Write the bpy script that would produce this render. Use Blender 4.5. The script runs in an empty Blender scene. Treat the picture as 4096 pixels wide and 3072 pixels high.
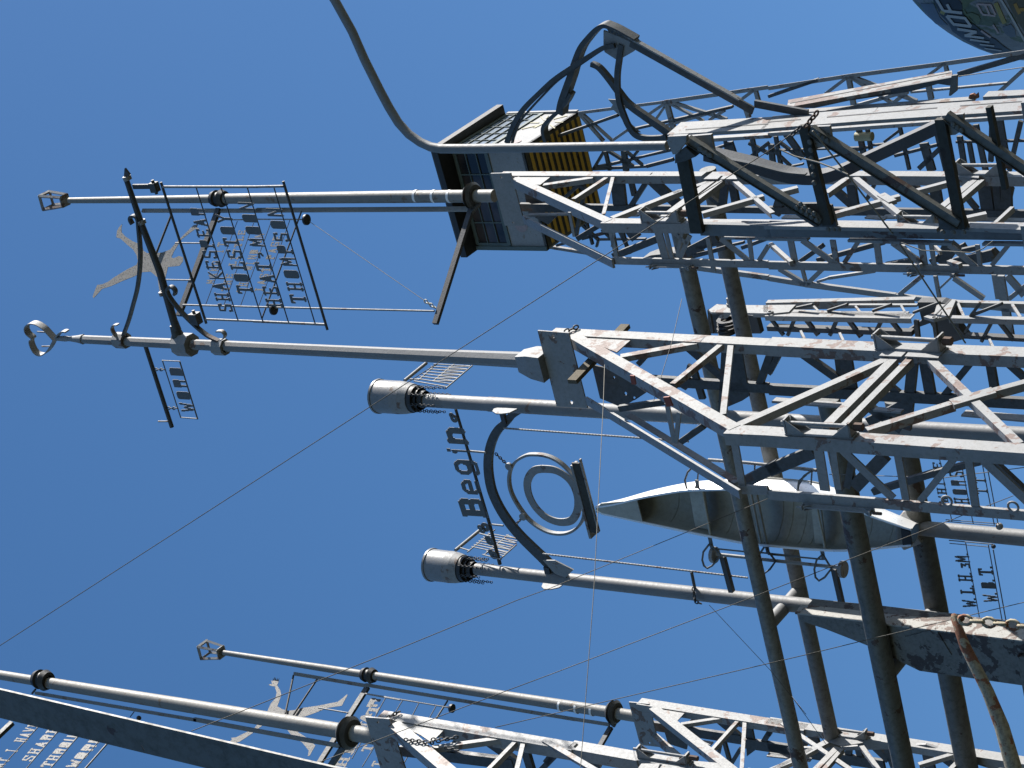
import bpy, math, random
from math import radians as RAD, sin, cos, pi
from mathutils import Vector as V, Matrix
scn = bpy.context.scene
COL = scn.collection
# ---------------------------------------------------------------- camera
FPX, PITCH, ROLL, YAW = 9262.0, RAD(36.42), RAD(3.27), RAD(28.8)
_R = FPX / math.tan(PITCH)
UPC = V((-_R * cos(ROLL), _R * sin(ROLL), -FPX)).normalized()
_fw = V((0, 0, -1))
YC = (_fw - UPC * _fw.dot(UPC)).normalized()
XC = YC.cross(UPC)
CM = Matrix((XC, YC, UPC))            # camera axes -> world
EYE = V((0, 0, 1.6))
cam_d = bpy.data.cameras.new('Camera')
cam_d.sensor_fit = 'HORIZONTAL'; cam_d.sensor_width = 36; cam_d.lens = FPX / 4096 * 36
cam_d.clip_start = 0.1; cam_d.clip_end = 4000
cam = bpy.data.objects.new('Camera', cam_d); COL.objects.link(cam)
M4 = CM.to_4x4(); M4.translation = EYE; cam.matrix_world = M4
scn.camera = cam
# ---------------------------------------------------------------- world + sun
SUN_EL, SUN_AZ = RAD(40), RAD(6)      # azimuth from world +X towards +Y
w = bpy.data.worlds.new('World'); scn.world = w; w.use_nodes = True
nt = w.node_tree; nt.nodes.clear()
sky = nt.nodes.new('ShaderNodeTexSky'); sky.sky_type = 'NISHITA'; sky.sun_disc = False
sky.sun_elevation = SUN_EL; sky.sun_rotation = pi / 2 - SUN_AZ
sky.air_density = 1.0; sky.dust_density = 0.7; sky.ozone_density = 2.5; sky.altitude = 0
hs = nt.nodes.new('ShaderNodeHueSaturation'); hs.inputs['Saturation'].default_value = 1.24
hs.inputs['Value'].default_value = 1.0
bg = nt.nodes.new('ShaderNodeBackground'); bg.inputs[1].default_value = 0.063
out = nt.nodes.new('ShaderNodeOutputWorld')
nt.links.new(sky.outputs[0], hs.inputs['Color']); nt.links.new(hs.outputs[0], bg.inputs[0]); nt.links.new(bg.outputs[0], out.inputs[0])
sd = bpy.data.lights.new('Sun', 'SUN'); sd.energy = 4.0; sd.angle = RAD(0.5); sd.color = (1, .955, .89)
so = bpy.data.objects.new('Sun', sd); COL.objects.link(so)
sv = V((cos(SUN_EL) * cos(SUN_AZ), cos(SUN_EL) * sin(SUN_AZ), sin(SUN_EL)))
so.rotation_euler = sv.to_track_quat('Z', 'Y').to_euler(); so.location = sv * 60
scn.view_settings.view_transform = 'Standard'; scn.view_settings.look = 'None'
scn.view_settings.exposure = 1.32; scn.view_settings.gamma = 1
# ---------------------------------------------------------------- measuring helpers
UPW = V((0, 0, 1))
G1 = V((-cos(YAW), sin(YAW), 0)); G2 = V((sin(YAW), cos(YAW), 0)); XW = V((1, 0, 0))
REG = dict(a=(0, 600, 2.16), b=(1024, 600, 2.16), c=(0, 1200, 2.16), d=(1200, 1368, 2.16), e=(1200, 0, 2.16),
    f=(1700, 300, 2.88), g=(2048, 0, 2.16), h=(3072, 0, 2.16), i=(2048, 600, 2.16), j=(3072, 600, 2.16),
    k=(2048, 1200, 2.16), l=(3072, 1200, 2.16), m=(2200, 1800, 2.16), n=(3072, 1800, 2.16), o=(2200, 2304, 2.16),
    p=(3072, 2304, 2.16), q=(0, 2500, 2.88), r=(700, 2400, 2.458), s=(1400, 2400, 2.458), t=(1400, 1400, 2.88),
    u=(700, 740, 2.765), v=(3560, 0, 4.127), w=(1680, 2080, 3.456), x=(3600, 1820, 2.242), y=(1850, 1600, 2.765),
    A=(2700, 500, 2.765), B=(3396, 500, 2.765), C=(2000, 680, 3.16), D=(0, 0, .54004), Z=(0, 0, 1.0))
def px(r, x, y):
    x0, y0, s = REG[r]; return (x0 + x / s, y0 + y / s)
def ray(p):
    return (CM @ V((p[0] - 2048, 1536 - p[1], -FPX))).normalized()
def atY(p, Y):                        # point seen at p whose distance ahead is Y
    d = ray(p); return EYE + d * (Y / d.y)
class PL:                             # a vertical plane through P that contains horizontal direction g
    def __init__(s, P, g):
        s.P = P.copy(); s.g = g.normalized(); s.n = s.g.cross(UPW).normalized()
        if s.n.dot(EYE - P) < 0: s.n = -s.n
    def at(s, p, off=0.0):
        d = ray(p); P = s.P + s.n * off
        return EYE + d * ((P - EYE).dot(s.n) / d.dot(s.n))
    def off(s, o): return PL(s.P + s.n * o, s.g)
def hdir(p, q):                       # horizontal world direction of an image line
    d = ray(p).cross(ray(q)).cross(UPW).normalized(); return d
def near(P0, g, p):                   # point on the line P0 + t g nearest to the sight line through p
    d = ray(p); w0 = P0 - EYE; b = g.dot(d); t = (b * d.dot(w0) - g.dot(w0)) / (1 - b * b)
    return P0 + g * t
def depth(P): return (P - EYE).dot(ray((2048, 1536)))
def m_of(npx, P): return npx * depth(P) / FPX
# ---------------------------------------------------------------- materials
def newmat(name):
    m = bpy.data.materials.new(name); m.use_nodes = True
    return m, m.node_tree, m.node_tree.nodes['Principled BSDF']
ALB = .5
def painted(name, base, chip=None, chip_amt=0.0, grime=(.12, .11, .09), grime_amt=.25, rough=.55, scale=3.0, metal=0.0, speck=.5):
    base = tuple(x * ALB for x in base); grime = tuple(x * ALB for x in grime); chip = tuple(x * ALB for x in chip) if chip else None
    m, t, b = newmat(name); N, Lk = t.nodes.new, t.links.new
    tc = N('ShaderNodeTexCoord'); geo = N('ShaderNodeNewGeometry')
    def noise(sc, det, ro=.55, vec=None, dist=0.0):
        n = N('ShaderNodeTexNoise'); n.inputs['Scale'].default_value = sc; n.inputs['Detail'].default_value = det
        n.inputs['Roughness'].default_value = ro; n.inputs['Distortion'].default_value = dist
        Lk(vec or geo.outputs['Position'], n.inputs['Vector']); return n
    def ramp(src, a, bb, va=0, vb=1):
        r = N('ShaderNodeMapRange'); r.inputs[1].default_value = a; r.inputs[2].default_value = bb
        r.inputs[3].default_value = va; r.inputs[4].default_value = vb; r.clamp = True
        Lk(src, r.inputs[0]); return r.outputs[0]
    def mix(fac, c1, c2):
        x = N('ShaderNodeMix'); x.data_type = 'RGBA'
        Lk(fac, x.inputs[0])
        for k, c in ((6, c1), (7, c2)):
            if isinstance(c, tuple): x.inputs[k].default_value = c + (1,) if len(c) == 3 else c
            else: Lk(c, x.inputs[k])
        return x.outputs[2]
    n1 = noise(scale * .6, 5); n2 = noise(scale * 9, 6, .7); n3 = noise(scale * 2.2, 8, .62, dist=.4); n4 = noise(scale * 22, 3, .6)
    tone = mix(ramp(n1.outputs[0], .3, .7), tuple(x * .88 for x in base), tuple(min(1, x * 1.08) for x in base))
    tone = mix(ramp(n2.outputs[0], .45, .7, 0, grime_amt), tone, grime)
    col = tone; rg = None
    if speck > 0:
        col = mix(ramp(n4.outputs[0], .70, .74, 0, speck), col, (.09, .055, .04))
    hgt = n2.outputs[0]
    if chip:
        ad = N('ShaderNodeMath'); ad.operation = 'MULTIPLY_ADD'; ad.inputs[1].default_value = .45
        Lk(noise(scale * .35, 2).outputs[0], ad.inputs[0]); Lk(n3.outputs[0], ad.inputs[2])
        f = ramp(ad.outputs[0], .895 - chip_amt * .3, .91 - chip_amt * .3)
        cc = mix(ramp(n2.outputs[0], .4, .65), chip, tuple(x * .6 for x in chip))
        col = mix(f, col, cc)
    Lk(col, b.inputs['Base Color'])
    b.inputs['Metallic'].default_value = metal
    Lk(ramp(n2.outputs[0], .2, .8, rough - .1, min(1, rough + .15)), b.inputs['Roughness'])
    bp = N('ShaderNodeBump'); bp.inputs['Strength'].default_value = .25; bp.inputs['Distance'].default_value = .01
    Lk(hgt, bp.inputs['Height']); Lk(bp.outputs[0], b.inputs['Normal'])
    return m
MT = {}
MT['grey'] = painted('grey_paint', (.45, .455, .46), (.30, .20, .15), .20, scale=3)
MT['greyp'] = painted('grey_peeling_paint', (.49, .49, .48), (.33, .22, .18), .46, scale=2.6)
MT['greyl'] = painted('grey_lightly_peeling_paint', (.46, .465, .465), (.33, .22, .18), .31, scale=2.6)
MT['pole'] = painted('grey_pole_paint', (.35, .355, .36), (.30, .2, .15), .0, scale=2, grime_amt=.15, speck=.25)
MT['dull'] = painted('dull_grey_paint_with_shade', (.115, .12, .125), (.16, .09, .06), .10, grime=(.05, .05, .03), grime_amt=.6, scale=2)  # grime plus the shade of rear and inner members, put into the colour
MT['girder'] = painted('dirty_shaded_girder_paint', (.24, .24, .225), (.07, .04, .03), .3, grime=(.05, .045, .04), grime_amt=.5, scale=2.2, speck=.9)  # dirt, and the shaded body's darkness put into the base colour
MT['pipel'] = painted('grey_pipe_paint', (.34, .34, .32), (.13, .07, .05), .16, grime=(.08, .075, .05), grime_amt=.6, scale=1.6, speck=.8)
MT['drum'] = painted('scuffed_drum_metal', (.42, .425, .43), (.32, .32, .32), .25, grime_amt=.3, rough=.38, metal=.15, scale=2, speck=.5)
MT['web'] = painted('girder_web_paint', (.26, .28, .30), (.14, .07, .05), .14, scale=2, speck=.6)
MT['pipe'] = painted('weathered_pipe_paint', (.22, .22, .20), (.13, .07, .05), .14, grime=(.07, .065, .04), grime_amt=.6, scale=1.6, speck=.8)
MT['mossy'] = painted('mossy_dark_steel', (.065, .062, .045), (.06, .045, .03), .14, grime=(.03, .03, .018), grime_amt=.6, scale=2, rough=.7)
MT['rust'] = painted('rusty_steel', (.72, .62, .42), (.50, .20, .10), .5, grime=(.08, .045, .02), grime_amt=.7, rough=.8, scale=5)
MT['white'] = painted('white_peeling_girder_paint', (.56, .55, .51), (.20, .11, .075), .36, scale=2.2, speck=.9)
MT['dark'] = painted('dark_cast_iron', (.035, .034, .033), rough=.5, scale=4, speck=0)
MT['char'] = painted('charcoal_steel', (.085, .09, .1), rough=.6, scale=4, speck=0)
MT['mast'] = painted('cream_grey_mast_paint', (.40, .39, .36), (.35, .26, .18), .10, scale=3, speck=.3)
MT['sign'] = painted('grey_sign_steel', (.20, .215, .225), rough=.6, scale=6, speck=0)
MT['nut'] = painted('rusty_nut', (.16, .09, .06), rough=.8, scale=8, speck=0)
MT['alu'] = painted('bare_aluminium', (1.5, 1.5, 1.5), grime_amt=.04, rough=.30, metal=.35, scale=2, speck=0)
MT['alui'] = painted('dull_aluminium', (.68, .68, .61), grime=(.2, .19, .16), grime_amt=.3, rough=.5, metal=.0, scale=2, speck=0)
MT['wood'] = painted('weathered_wood', (.20, .165, .11), (.08, .06, .04), .3, rough=.85, scale=6, speck=.4)
MT['cable'] = painted('steel_cable', (.16, .15, .13), rough=.6, scale=8, speck=0)
MT['rope'] = painted('pale_cable', (.42, .39, .33), rough=.8, scale=8, speck=0)
MT['cab'] = painted('cab_wall_paint', (.46, .47, .48), (.42, .36, .3), .12, scale=4, speck=.35)
MT['gold'] = painted('pale_yellow_paint', (.62, .58, .36), rough=.6, scale=4, speck=0)
MT['pink'] = painted('pale_pink_paint', (.55, .44, .45), rough=.6, scale=4, speck=0)
MT['red'] = painted('red_oxide_paint', (.42, .09, .05), rough=.6, scale=5, speck=.2)
MT['weld'] = painted('bright_band', (1.6, 1.6, 1.6), rough=.4, scale=5, speck=0, grime_amt=.1)
MT['teal'] = painted('pale_teal_paint', (.16, .22, .22), rough=.6, scale=5, speck=.2)
def perf(nm, colr):
    m, t, b = newmat(nm); N, Lk = t.nodes.new, t.links.new
    g = N('ShaderNodeNewGeometry'); v = N('ShaderNodeTexVoronoi'); v.inputs['Scale'].default_value = 55
    Lk(g.outputs['Position'], v.inputs['Vector'])
    r = N('ShaderNodeMapRange'); r.inputs[1].default_value = .26; r.inputs[2].default_value = .30; Lk(v.outputs['Distance'], r.inputs[0])
    tr = N('ShaderNodeBsdfTransparent'); mx = N('ShaderNodeMixShader')
    Lk(r.outputs[0], mx.inputs[0]); Lk(tr.outputs[0], mx.inputs[1]); Lk(b.outputs[0], mx.inputs[2])
    b.inputs['Base Color'].default_value = colr; b.inputs['Roughness'].default_value = .6
    Lk(mx.outputs[0], t.nodes['Material Output'].inputs['Surface']); return m
MT['perf'] = perf('perforated_sheet', (.075, .072, .068, 1)); MT['perfl'] = perf('brighter_lit_perforated_sheet', (.15, .145, .135, 1))  # one sheet in two tones: the signs' differing light is put into colour
def glassm():
    m, t, b = newmat('window_glass'); N, Lk = t.nodes.new, t.links.new
    n = N('ShaderNodeTexNoise'); n.inputs['Scale'].default_value = 1.3; n.inputs['Detail'].default_value = 4
    cr = N('ShaderNodeValToRGB'); cr.color_ramp.elements[0].color = (.012, .014, .018, 1); cr.color_ramp.elements[1].color = (.10, .075, .07, 1)
    cr.color_ramp.elements[0].position = .42; cr.color_ramp.elements[1].position = .7
    g = N('ShaderNodeNewGeometry'); Lk(g.outputs['Position'], n.inputs['Vector']); Lk(n.outputs[0], cr.inputs[0])
    Lk(cr.outputs[0], b.inputs['Base Color']); b.inputs['Roughness'].default_value = .08; return m
MT['glass'] = glassm()
def simple(name, c, rough=.6, metal=0, nz=.12):
    return painted(name, c, rough=rough, metal=metal, grime_amt=nz, scale=4, speck=0)
# ---------------------------------------------------------------- mesh builder
class MB:
    def __init__(s): s.v = []; s.f = []; s.sm = []
    def add(s, vs, fs, smooth=False):
        o = len(s.v); s.v += [V(x) for x in vs]; s.f += [tuple(o + i for i in f) for f in fs]; s.sm += [smooth] * len(fs)
        return s
    def box8(s, c):                   # c: four front corners then four back corners
        return s.add(c, [(0, 1, 2, 3), (7, 6, 5, 4), (0, 4, 5, 1), (1, 5, 6, 2), (2, 6, 7, 3), (3, 7, 4, 0)])
    def bar(s, A, B, w, t, n, back=1.0):
        ax = (B - A).normalized(); n = (n - ax * n.dot(ax)).normalized(); sd = n.cross(ax) * (w / 2)
        f = n * (t * (1 - back)); k = -n * (t * back)
        return s.box8([A + sd + f, A - sd + f, B - sd + f, B + sd + f, A + sd + k, A - sd + k, B - sd + k, B + sd + k])
    def angle(s, A, B, w, t, n, side=1, th=.012):   # an L section: flat leg facing n, second leg going back
        ax = (B - A).normalized(); n = (n - ax * n.dot(ax)).normalized(); sd = n.cross(ax) * side
        s.bar(A, B, w, th, n)
        C = sd * (w / 2 - th / 2) - n * (th + .0005)
        return s.bar(A + C, B + C, th, t, n)
    def prism(s, poly, n, t):         # polygon with thickness t behind it
        k = len(poly); c = list(poly) + [p - n * t for p in poly]
        fs = [tuple(range(k)), tuple(reversed(range(k, 2 * k)))] + [(i, i + k, (i + 1) % k + k, (i + 1) % k) for i in range(k)]
        return s.add(c, fs)
    def tube(s, pts, r, seg=16, caps=True, flat=False):
        pts = [V(p) for p in pts]; rs = r if isinstance(r, (list, tuple)) else [r] * len(pts)
        t0 = (pts[1] - pts[0]).normalized(); ref = UPW if abs(t0.z) < .9 else XW
        a = (ref - t0 * ref.dot(t0)).normalized(); rings = []
        for i, p in enumerate(pts):
            t = (pts[min(i + 1, len(pts) - 1)] - pts[max(i - 1, 0)]).normalized()
            a = (a - t * a.dot(t)).normalized(); b = t.cross(a)
            rings.append([p + (a * cos(2 * pi * j / seg) + b * sin(2 * pi * j / seg)) * rs[i] for j in range(seg)])
        vs = [q for R in rings for q in R]; fs = []
        for i in range(len(pts) - 1):
            for j in range(seg):
                fs.append((i * seg + j, i * seg + (j + 1) % seg, (i + 1) * seg + (j + 1) % seg, (i + 1) * seg + j))
        s.add(vs, fs, not flat)
        if caps:
            s.add(rings[0], [tuple(reversed(range(seg)))]); s.add(rings[-1], [tuple(range(seg))])
        return s
    def lathe(s, A, ax, prof, seg=32, smooth=True):      # prof: (distance along ax, radius)
        ax = ax.normalized(); ref = XW if abs(ax.z) > .9 else UPW
        a = (ref - ax * ref.dot(ax)).normalized(); b = ax.cross(a)
        for (h0, r0), (h1, r1) in zip(prof, prof[1:]):
            vs = []
            for h, r in ((h0, r0), (h1, r1)):
                vs += [A + ax * h + (a * cos(2 * pi * j / seg) + b * sin(2 * pi * j / seg)) * r for j in range(seg)]
            s.add(vs, [(j, (j + 1) % seg, seg + (j + 1) % seg, seg + j) for j in range(seg)], smooth)
        return s
    def torus(s, c, n, R, r, seg=24, sg=8, sx=1.0, xdir=None):
        n = n.normalized(); ref = xdir or (XW if abs(n.x) < .9 else UPW); a = (ref - n * ref.dot(n)).normalized(); b = n.cross(a)
        vs = []
        for i in range(seg):
            th = 2 * pi * i / seg; d = a * cos(th) * sx + b * sin(th); dn = (a * cos(th) + b * sin(th))
            for j in range(sg):
                ph = 2 * pi * j / sg; vs.append(c + d * R + dn * cos(ph) * r + n * sin(ph) * r)
        fs = [(i * sg + j, ((i + 1) % seg) * sg + j, ((i + 1) % seg) * sg + (j + 1) % sg, i * sg + (j + 1) % sg) for i in range(seg) for j in range(sg)]
        return s.add(vs, fs, True)
    def sphere(s, c, r, seg=12):
        pr = [(-r * cos(pi * i / 8), max(1e-4, r * sin(pi * i / 8))) for i in range(9)]
        return s.lathe(c, UPW, pr, seg)
    def chain(s, A, B, L, r, sag=0.0):
        n = max(2, int((B - A).length / (L * .72))); ax = (B - A).normalized()
        for i in range(n):
            t = (i + .5) / n; c = A.lerp(B, t) - UPW * (sag * 4 * t * (1 - t))
            ref = XW if abs(ax.x) < .7 else UPW
            u = (ref - ax * ref.dot(ax)).normalized(); nn = u if i % 2 else ax.cross(u)
            s.torus(c, nn, L * .3, r, 10, 5, 1.55, ax)
        return s
    def obj(s, name, mat, parent=None):
        me = bpy.data.meshes.new(name)
        if parent is not None: o = V(parent['_o'])
        else: o = sum(s.v, V()) / len(s.v)
        me.from_pydata([tuple(p - o) for p in s.v], [], s.f); me.update()
        me.polygons.foreach_set('use_smooth', s.sm)
        me.materials.append(MT[mat] if isinstance(mat, str) else mat)
        ob = bpy.data.objects.new(name, me); COL.objects.link(ob)
        ob['_o'] = tuple(o)
        if parent is not None: ob.parent = parent
        else: ob.location = o
        return ob
def thing(name, label, cat, loc, group=None):
    o = bpy.data.objects.new(name, None); o.empty_display_size = .2; COL.objects.link(o)
    o.location = loc; o['_o'] = tuple(loc); o['label'] = label; o['category'] = cat
    if group: o['group'] = group
    return o
def solo(ob, label, cat, group=None):
    ob['label'] = label; ob['category'] = cat
    if group: ob['group'] = group
    return ob
# traced members on a plane -------------------------------------------------
def seg3(pl, r, x1, y1, x2, y2, wpx, off=0.0):
    P = pl.off(off) if off else pl
    p, q = px(r, x1, y1), px(r, x2, y2); s = REG[r][2]
    A, B = P.at(p), P.at(q)
    m = ((p[0] + q[0]) / 2, (p[1] + q[1]) / 2); d = V((q[0] - p[0], q[1] - p[1])).normalized(); h = wpx / s / 2
    e1 = P.at((m[0] - d[1] * h, m[1] + d[0] * h)); e2 = P.at((m[0] + d[1] * h, m[1] - d[0] * h))
    ax = (B - A).normalized(); dv = e1 - e2; dv -= ax * dv.dot(ax)
    return A, B, dv.length
def bars(th, name, mat, pl, r, items, t=.06, off=0.0, kind='bar', side=1, label=None):
    for it in items:
        A, B, w = seg3(pl, r, *it[:5], off=off); tt = it[5] if len(it) > 5 else t
        mb = MB()
        if kind == 'angle': mb.angle(A, B, w, tt, pl.n, side)
        else: mb.bar(A, B, w, tt, pl.n)
        o = mb.obj(name, mat, th)
        if label: o['label'] = label
def plate(th, name, mat, pl, r, pts, t=.02, off=0.0):
    P = pl.off(off) if off else pl
    return MB().prism([P.at(px(r, x, y)) for x, y in pts], pl.n, t).obj(name, mat, th)
def holed(pts, holes):               # cut round holes into an outline through hairline slits
    pts = list(pts)
    for (x, y, r) in holes:
        i = min(range(len(pts)), key=lambda k: (pts[k][0] - x) ** 2 + (pts[k][1] - y) ** 2); q = pts[i]
        a0 = math.atan2(q[1] - y, q[0] - x); ar = sum(pts[k - 1][0] * pts[k][1] - pts[k][0] * pts[k - 1][1] for k in range(len(pts)))
        sg = -1 if ar > 0 else 1
        ring = [(x + r * cos(a0 + sg * 2 * pi * k / 10), y + r * 1.2 * sin(a0 + sg * 2 * pi * k / 10)) for k in range(11)]
        pts = pts[:i + 1] + ring + pts[i:]
    return pts
def tubes(th, name, mat, pl, r, items, seg=10, off=0.0):
    P = pl.off(off) if off else pl
    for it in items:
        p, q = px(r, it[0], it[1]), px(r, it[2], it[3]); A, B = P.at(p), P.at(q)
        R = m_of(it[4] / REG[r][2] / 2, (A + B) / 2); MB().tube([A, B], R, seg).obj(name, mat, th)
# ================================================================ ground (never in view, but there)
gm = simple('grass_ground', (.032, .042, .018), .95)
MB().add([V((-600, -600, 0)), V((600, -600, 0)), V((600, 600, 0)), V((-600, 600, 0))], [(0, 1, 2, 3)]).obj('ground', gm)['kind'] = 'structure'
# ================================================================ anchors
class Tower:                          # planes of a four-chord lattice boom
    def __init__(s, Npx, Y, Rpx, Lpx):
        s.N = atY(Npx, Y); s.F1 = PL(s.N, G1); s.F2 = PL(s.N, G2)
        s.R = s.F2.at(Rpx); s.L = s.F1.at(Lpx)
        s.B1 = PL(s.R, G1); s.B2 = PL(s.L, G2); s.S = PL(s.N.lerp(s.R, .55), G1)
def foot(P): return (P.x, P.y, 0)
def clamp(th, pl, r, x1, y1, x2, y2, wpx, off, mat='grey'):
    """bolted splice across a chord: two gusseted end plates, a tie rod and a rusty nut"""
    A, B, w = seg3(pl, r, x1, y1, x2, y2, wpx, off)
    n = pl.n; ax = (B - A).normalized(); sd = n.cross(ax); h = w * 1.1; L = (B - A).length
    mb = MB(); mb.bar(A, B, w, .012, n)
    for P, s_ in ((A, 1), (B, -1)):
        C = P + ax * s_ * .02
        mb.bar(C + n * .002, C + n * h, w * .9, .018, ax)
        for q in (-1, 1):
            e = C + sd * q * w * .42 + ax * s_ * .012
            mb.prism([e + n * .002, e + ax * s_ * h * 1.3 + n * .002, e + n * h], sd, .01)
    o = mb.obj('clamp', mat, th)
    rod = MB().tube([A - ax * .05 + n * h * .6, B + ax * .02 + n * h * .6], w * .16, 10); rod.obj('tie_rod', mat, o)
    MB().tube([B + ax * .0 + n * h * .6, B + ax * .09 + n * h * .6], w * .3, 6, flat=True).obj('nut', 'nut', o)

# ================================================================ tower B (middle), carries the heart mast
B_ = Tower(px('l', 1000, 1240), 19.2, px('l', 1000, 350), px('l', 1000, 1700))
TB = thing('lattice_tower', 'badly peeling lattice tower in the middle, a wooden plank poked through its head', 'lattice tower', foot(B_.N), 'steel lattice towers')
T = TB
bars(T, 'chord', 'greyp', B_.F2, 'k', [(345, 268, 2212, 362, 62)], t=.10, kind='angle', side=-1)
bars(T, 'chord', 'greyl', B_.F2, 'l', [(0, 355, 970, 402, 78), (970, 402, 2260, 450, 82)], t=.11, kind='angle', side=-1)
bars(T, 'chord', 'greyp', B_.F2, 'k', [(525, 300, 1925, 1100, 82, .13)], off=.004)
bars(T, 'chord', 'greyl', B_.F2, 'k', [(1860, 1115, 2212, 1130, 78, .13)])
bars(T, 'chord', 'greyl', B_.F2, 'l', [(0, 1130, 2260, 1285, 82, .13)])
bars(T, 'chord', 'grey', B_.F1, 'k', [(1960, 1640, 2212, 1652, 70, .035)])
bars(T, 'chord', 'greyl', B_.F1, 'n', [(0, 390, 1000, 470, 80, .035), (1000, 470, 2260, 575, 80, .035)])
bars(T, 'chord', 'grey', B_.B2, 'k', [(640, 836, 1965, 1640, 18, .10)])
bars(T, 'chord_flange', 'web', B_.B2, 'k', [(1000, 985, 1950, 1570, 50, .01)], off=-.03)
bars(T, 'red_mark', 'red', B_.F1, 'k', [(1035, 655, 1050, 730, 34, .02), (1330, 840, 1360, 920, 50, .02)], off=.30)
plate(T, 'gusset_plate', 'greyp', B_.F2, 'k', [(500, 295), (1040, 332), (905, 450), (640, 350)], .012, -.016)
plate(T, 'head_plate', 'grey', B_.B1, 'k', holed([(220, 265), (488, 285), (652, 935), (385, 920)], [(355, 315, 14), (512, 885, 15)]), .02, .34)
plate(T, 'rear_gusset', 'dull', B_.B1, 'k', holed([(690, 560), (860, 600), (1160, 800), (950, 930), (760, 850)], [(980, 810, 14), (1055, 850, 14), (880, 670, 10)]), .02, -.1)
plate(T, 'rear_gusset', 'dull', B_.B1, 'k', [(1810, 385), (1975, 385), (2050, 830), (1990, 870), (1850, 930), (1780, 990)], .02, -.02)
# rear chord and ledge
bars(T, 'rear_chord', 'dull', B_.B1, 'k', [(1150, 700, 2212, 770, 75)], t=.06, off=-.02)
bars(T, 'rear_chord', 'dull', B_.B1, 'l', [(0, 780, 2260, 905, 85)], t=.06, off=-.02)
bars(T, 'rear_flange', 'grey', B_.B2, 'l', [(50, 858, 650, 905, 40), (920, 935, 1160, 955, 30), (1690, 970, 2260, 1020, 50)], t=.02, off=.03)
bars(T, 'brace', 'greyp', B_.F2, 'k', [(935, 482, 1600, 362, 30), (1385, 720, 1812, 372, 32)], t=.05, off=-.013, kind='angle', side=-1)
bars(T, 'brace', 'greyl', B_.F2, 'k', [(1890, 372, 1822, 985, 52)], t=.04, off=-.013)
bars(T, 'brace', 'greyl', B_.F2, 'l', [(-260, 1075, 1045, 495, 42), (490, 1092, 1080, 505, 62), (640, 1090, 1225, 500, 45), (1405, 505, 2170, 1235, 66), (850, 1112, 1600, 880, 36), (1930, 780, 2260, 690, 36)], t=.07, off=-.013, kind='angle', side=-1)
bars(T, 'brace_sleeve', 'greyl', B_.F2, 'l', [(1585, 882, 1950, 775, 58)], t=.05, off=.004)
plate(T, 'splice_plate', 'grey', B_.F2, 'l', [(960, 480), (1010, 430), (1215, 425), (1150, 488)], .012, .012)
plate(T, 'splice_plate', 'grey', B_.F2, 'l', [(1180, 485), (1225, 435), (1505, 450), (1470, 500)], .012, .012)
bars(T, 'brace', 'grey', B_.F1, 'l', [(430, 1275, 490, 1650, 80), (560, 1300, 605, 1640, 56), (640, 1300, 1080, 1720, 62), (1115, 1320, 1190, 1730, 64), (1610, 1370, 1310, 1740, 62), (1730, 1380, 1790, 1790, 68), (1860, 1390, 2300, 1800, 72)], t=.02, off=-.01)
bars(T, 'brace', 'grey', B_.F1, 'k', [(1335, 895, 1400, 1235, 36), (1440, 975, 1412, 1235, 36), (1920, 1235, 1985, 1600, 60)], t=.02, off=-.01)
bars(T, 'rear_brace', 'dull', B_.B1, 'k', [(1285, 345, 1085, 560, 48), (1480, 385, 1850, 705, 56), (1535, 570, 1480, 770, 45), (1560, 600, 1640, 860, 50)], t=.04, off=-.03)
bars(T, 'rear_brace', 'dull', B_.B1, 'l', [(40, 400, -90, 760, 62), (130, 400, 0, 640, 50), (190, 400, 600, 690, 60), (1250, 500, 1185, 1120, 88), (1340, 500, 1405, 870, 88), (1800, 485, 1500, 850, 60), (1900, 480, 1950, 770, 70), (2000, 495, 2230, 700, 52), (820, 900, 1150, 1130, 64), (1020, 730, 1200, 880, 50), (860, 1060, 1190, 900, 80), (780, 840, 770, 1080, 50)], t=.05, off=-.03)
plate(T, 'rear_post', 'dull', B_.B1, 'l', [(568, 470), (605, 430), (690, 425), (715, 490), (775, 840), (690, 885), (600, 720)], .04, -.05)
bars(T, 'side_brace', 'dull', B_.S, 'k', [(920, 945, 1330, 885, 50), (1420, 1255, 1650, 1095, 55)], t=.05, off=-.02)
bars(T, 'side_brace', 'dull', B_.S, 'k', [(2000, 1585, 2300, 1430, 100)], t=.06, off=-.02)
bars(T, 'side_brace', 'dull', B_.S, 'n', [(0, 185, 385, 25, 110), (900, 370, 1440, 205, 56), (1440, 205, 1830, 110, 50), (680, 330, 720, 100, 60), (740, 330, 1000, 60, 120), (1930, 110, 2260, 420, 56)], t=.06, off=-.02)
clamp(T, B_.F2, 'l', 950, 395, 1530, 430, 60, .016)
clamp(T, B_.F2, 'l', 170, 1130, 760, 1165, 60, .016)
clamp(T, B_.F1, 'n', 300, 480, 920, 530, 40, .016)
# lifting lugs on the left chord
for (x, y) in ((1545, 440), (2118, 490)):
    P = B_.F1.at(px('n', x, y)); MB().torus(P, G2, .05, .012, 12, 6).obj('lug', 'grey', T)
for (a, b, c_, d_) in ((282, 262, 315, 330), (618, 280, 650, 345), (1912, 335, 1945, 400)):
    bars(T, 'lug', 'grey', B_.F2, 'l', [(a, b, c_, d_, 20)], t=.05, off=-.05)
MB().chain(B_.F2.at(px('k', 455, 275), .03), B_.F2.at(px('k', 570, 228), .03), .07, .010).obj('chain', 'char', T)
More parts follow.
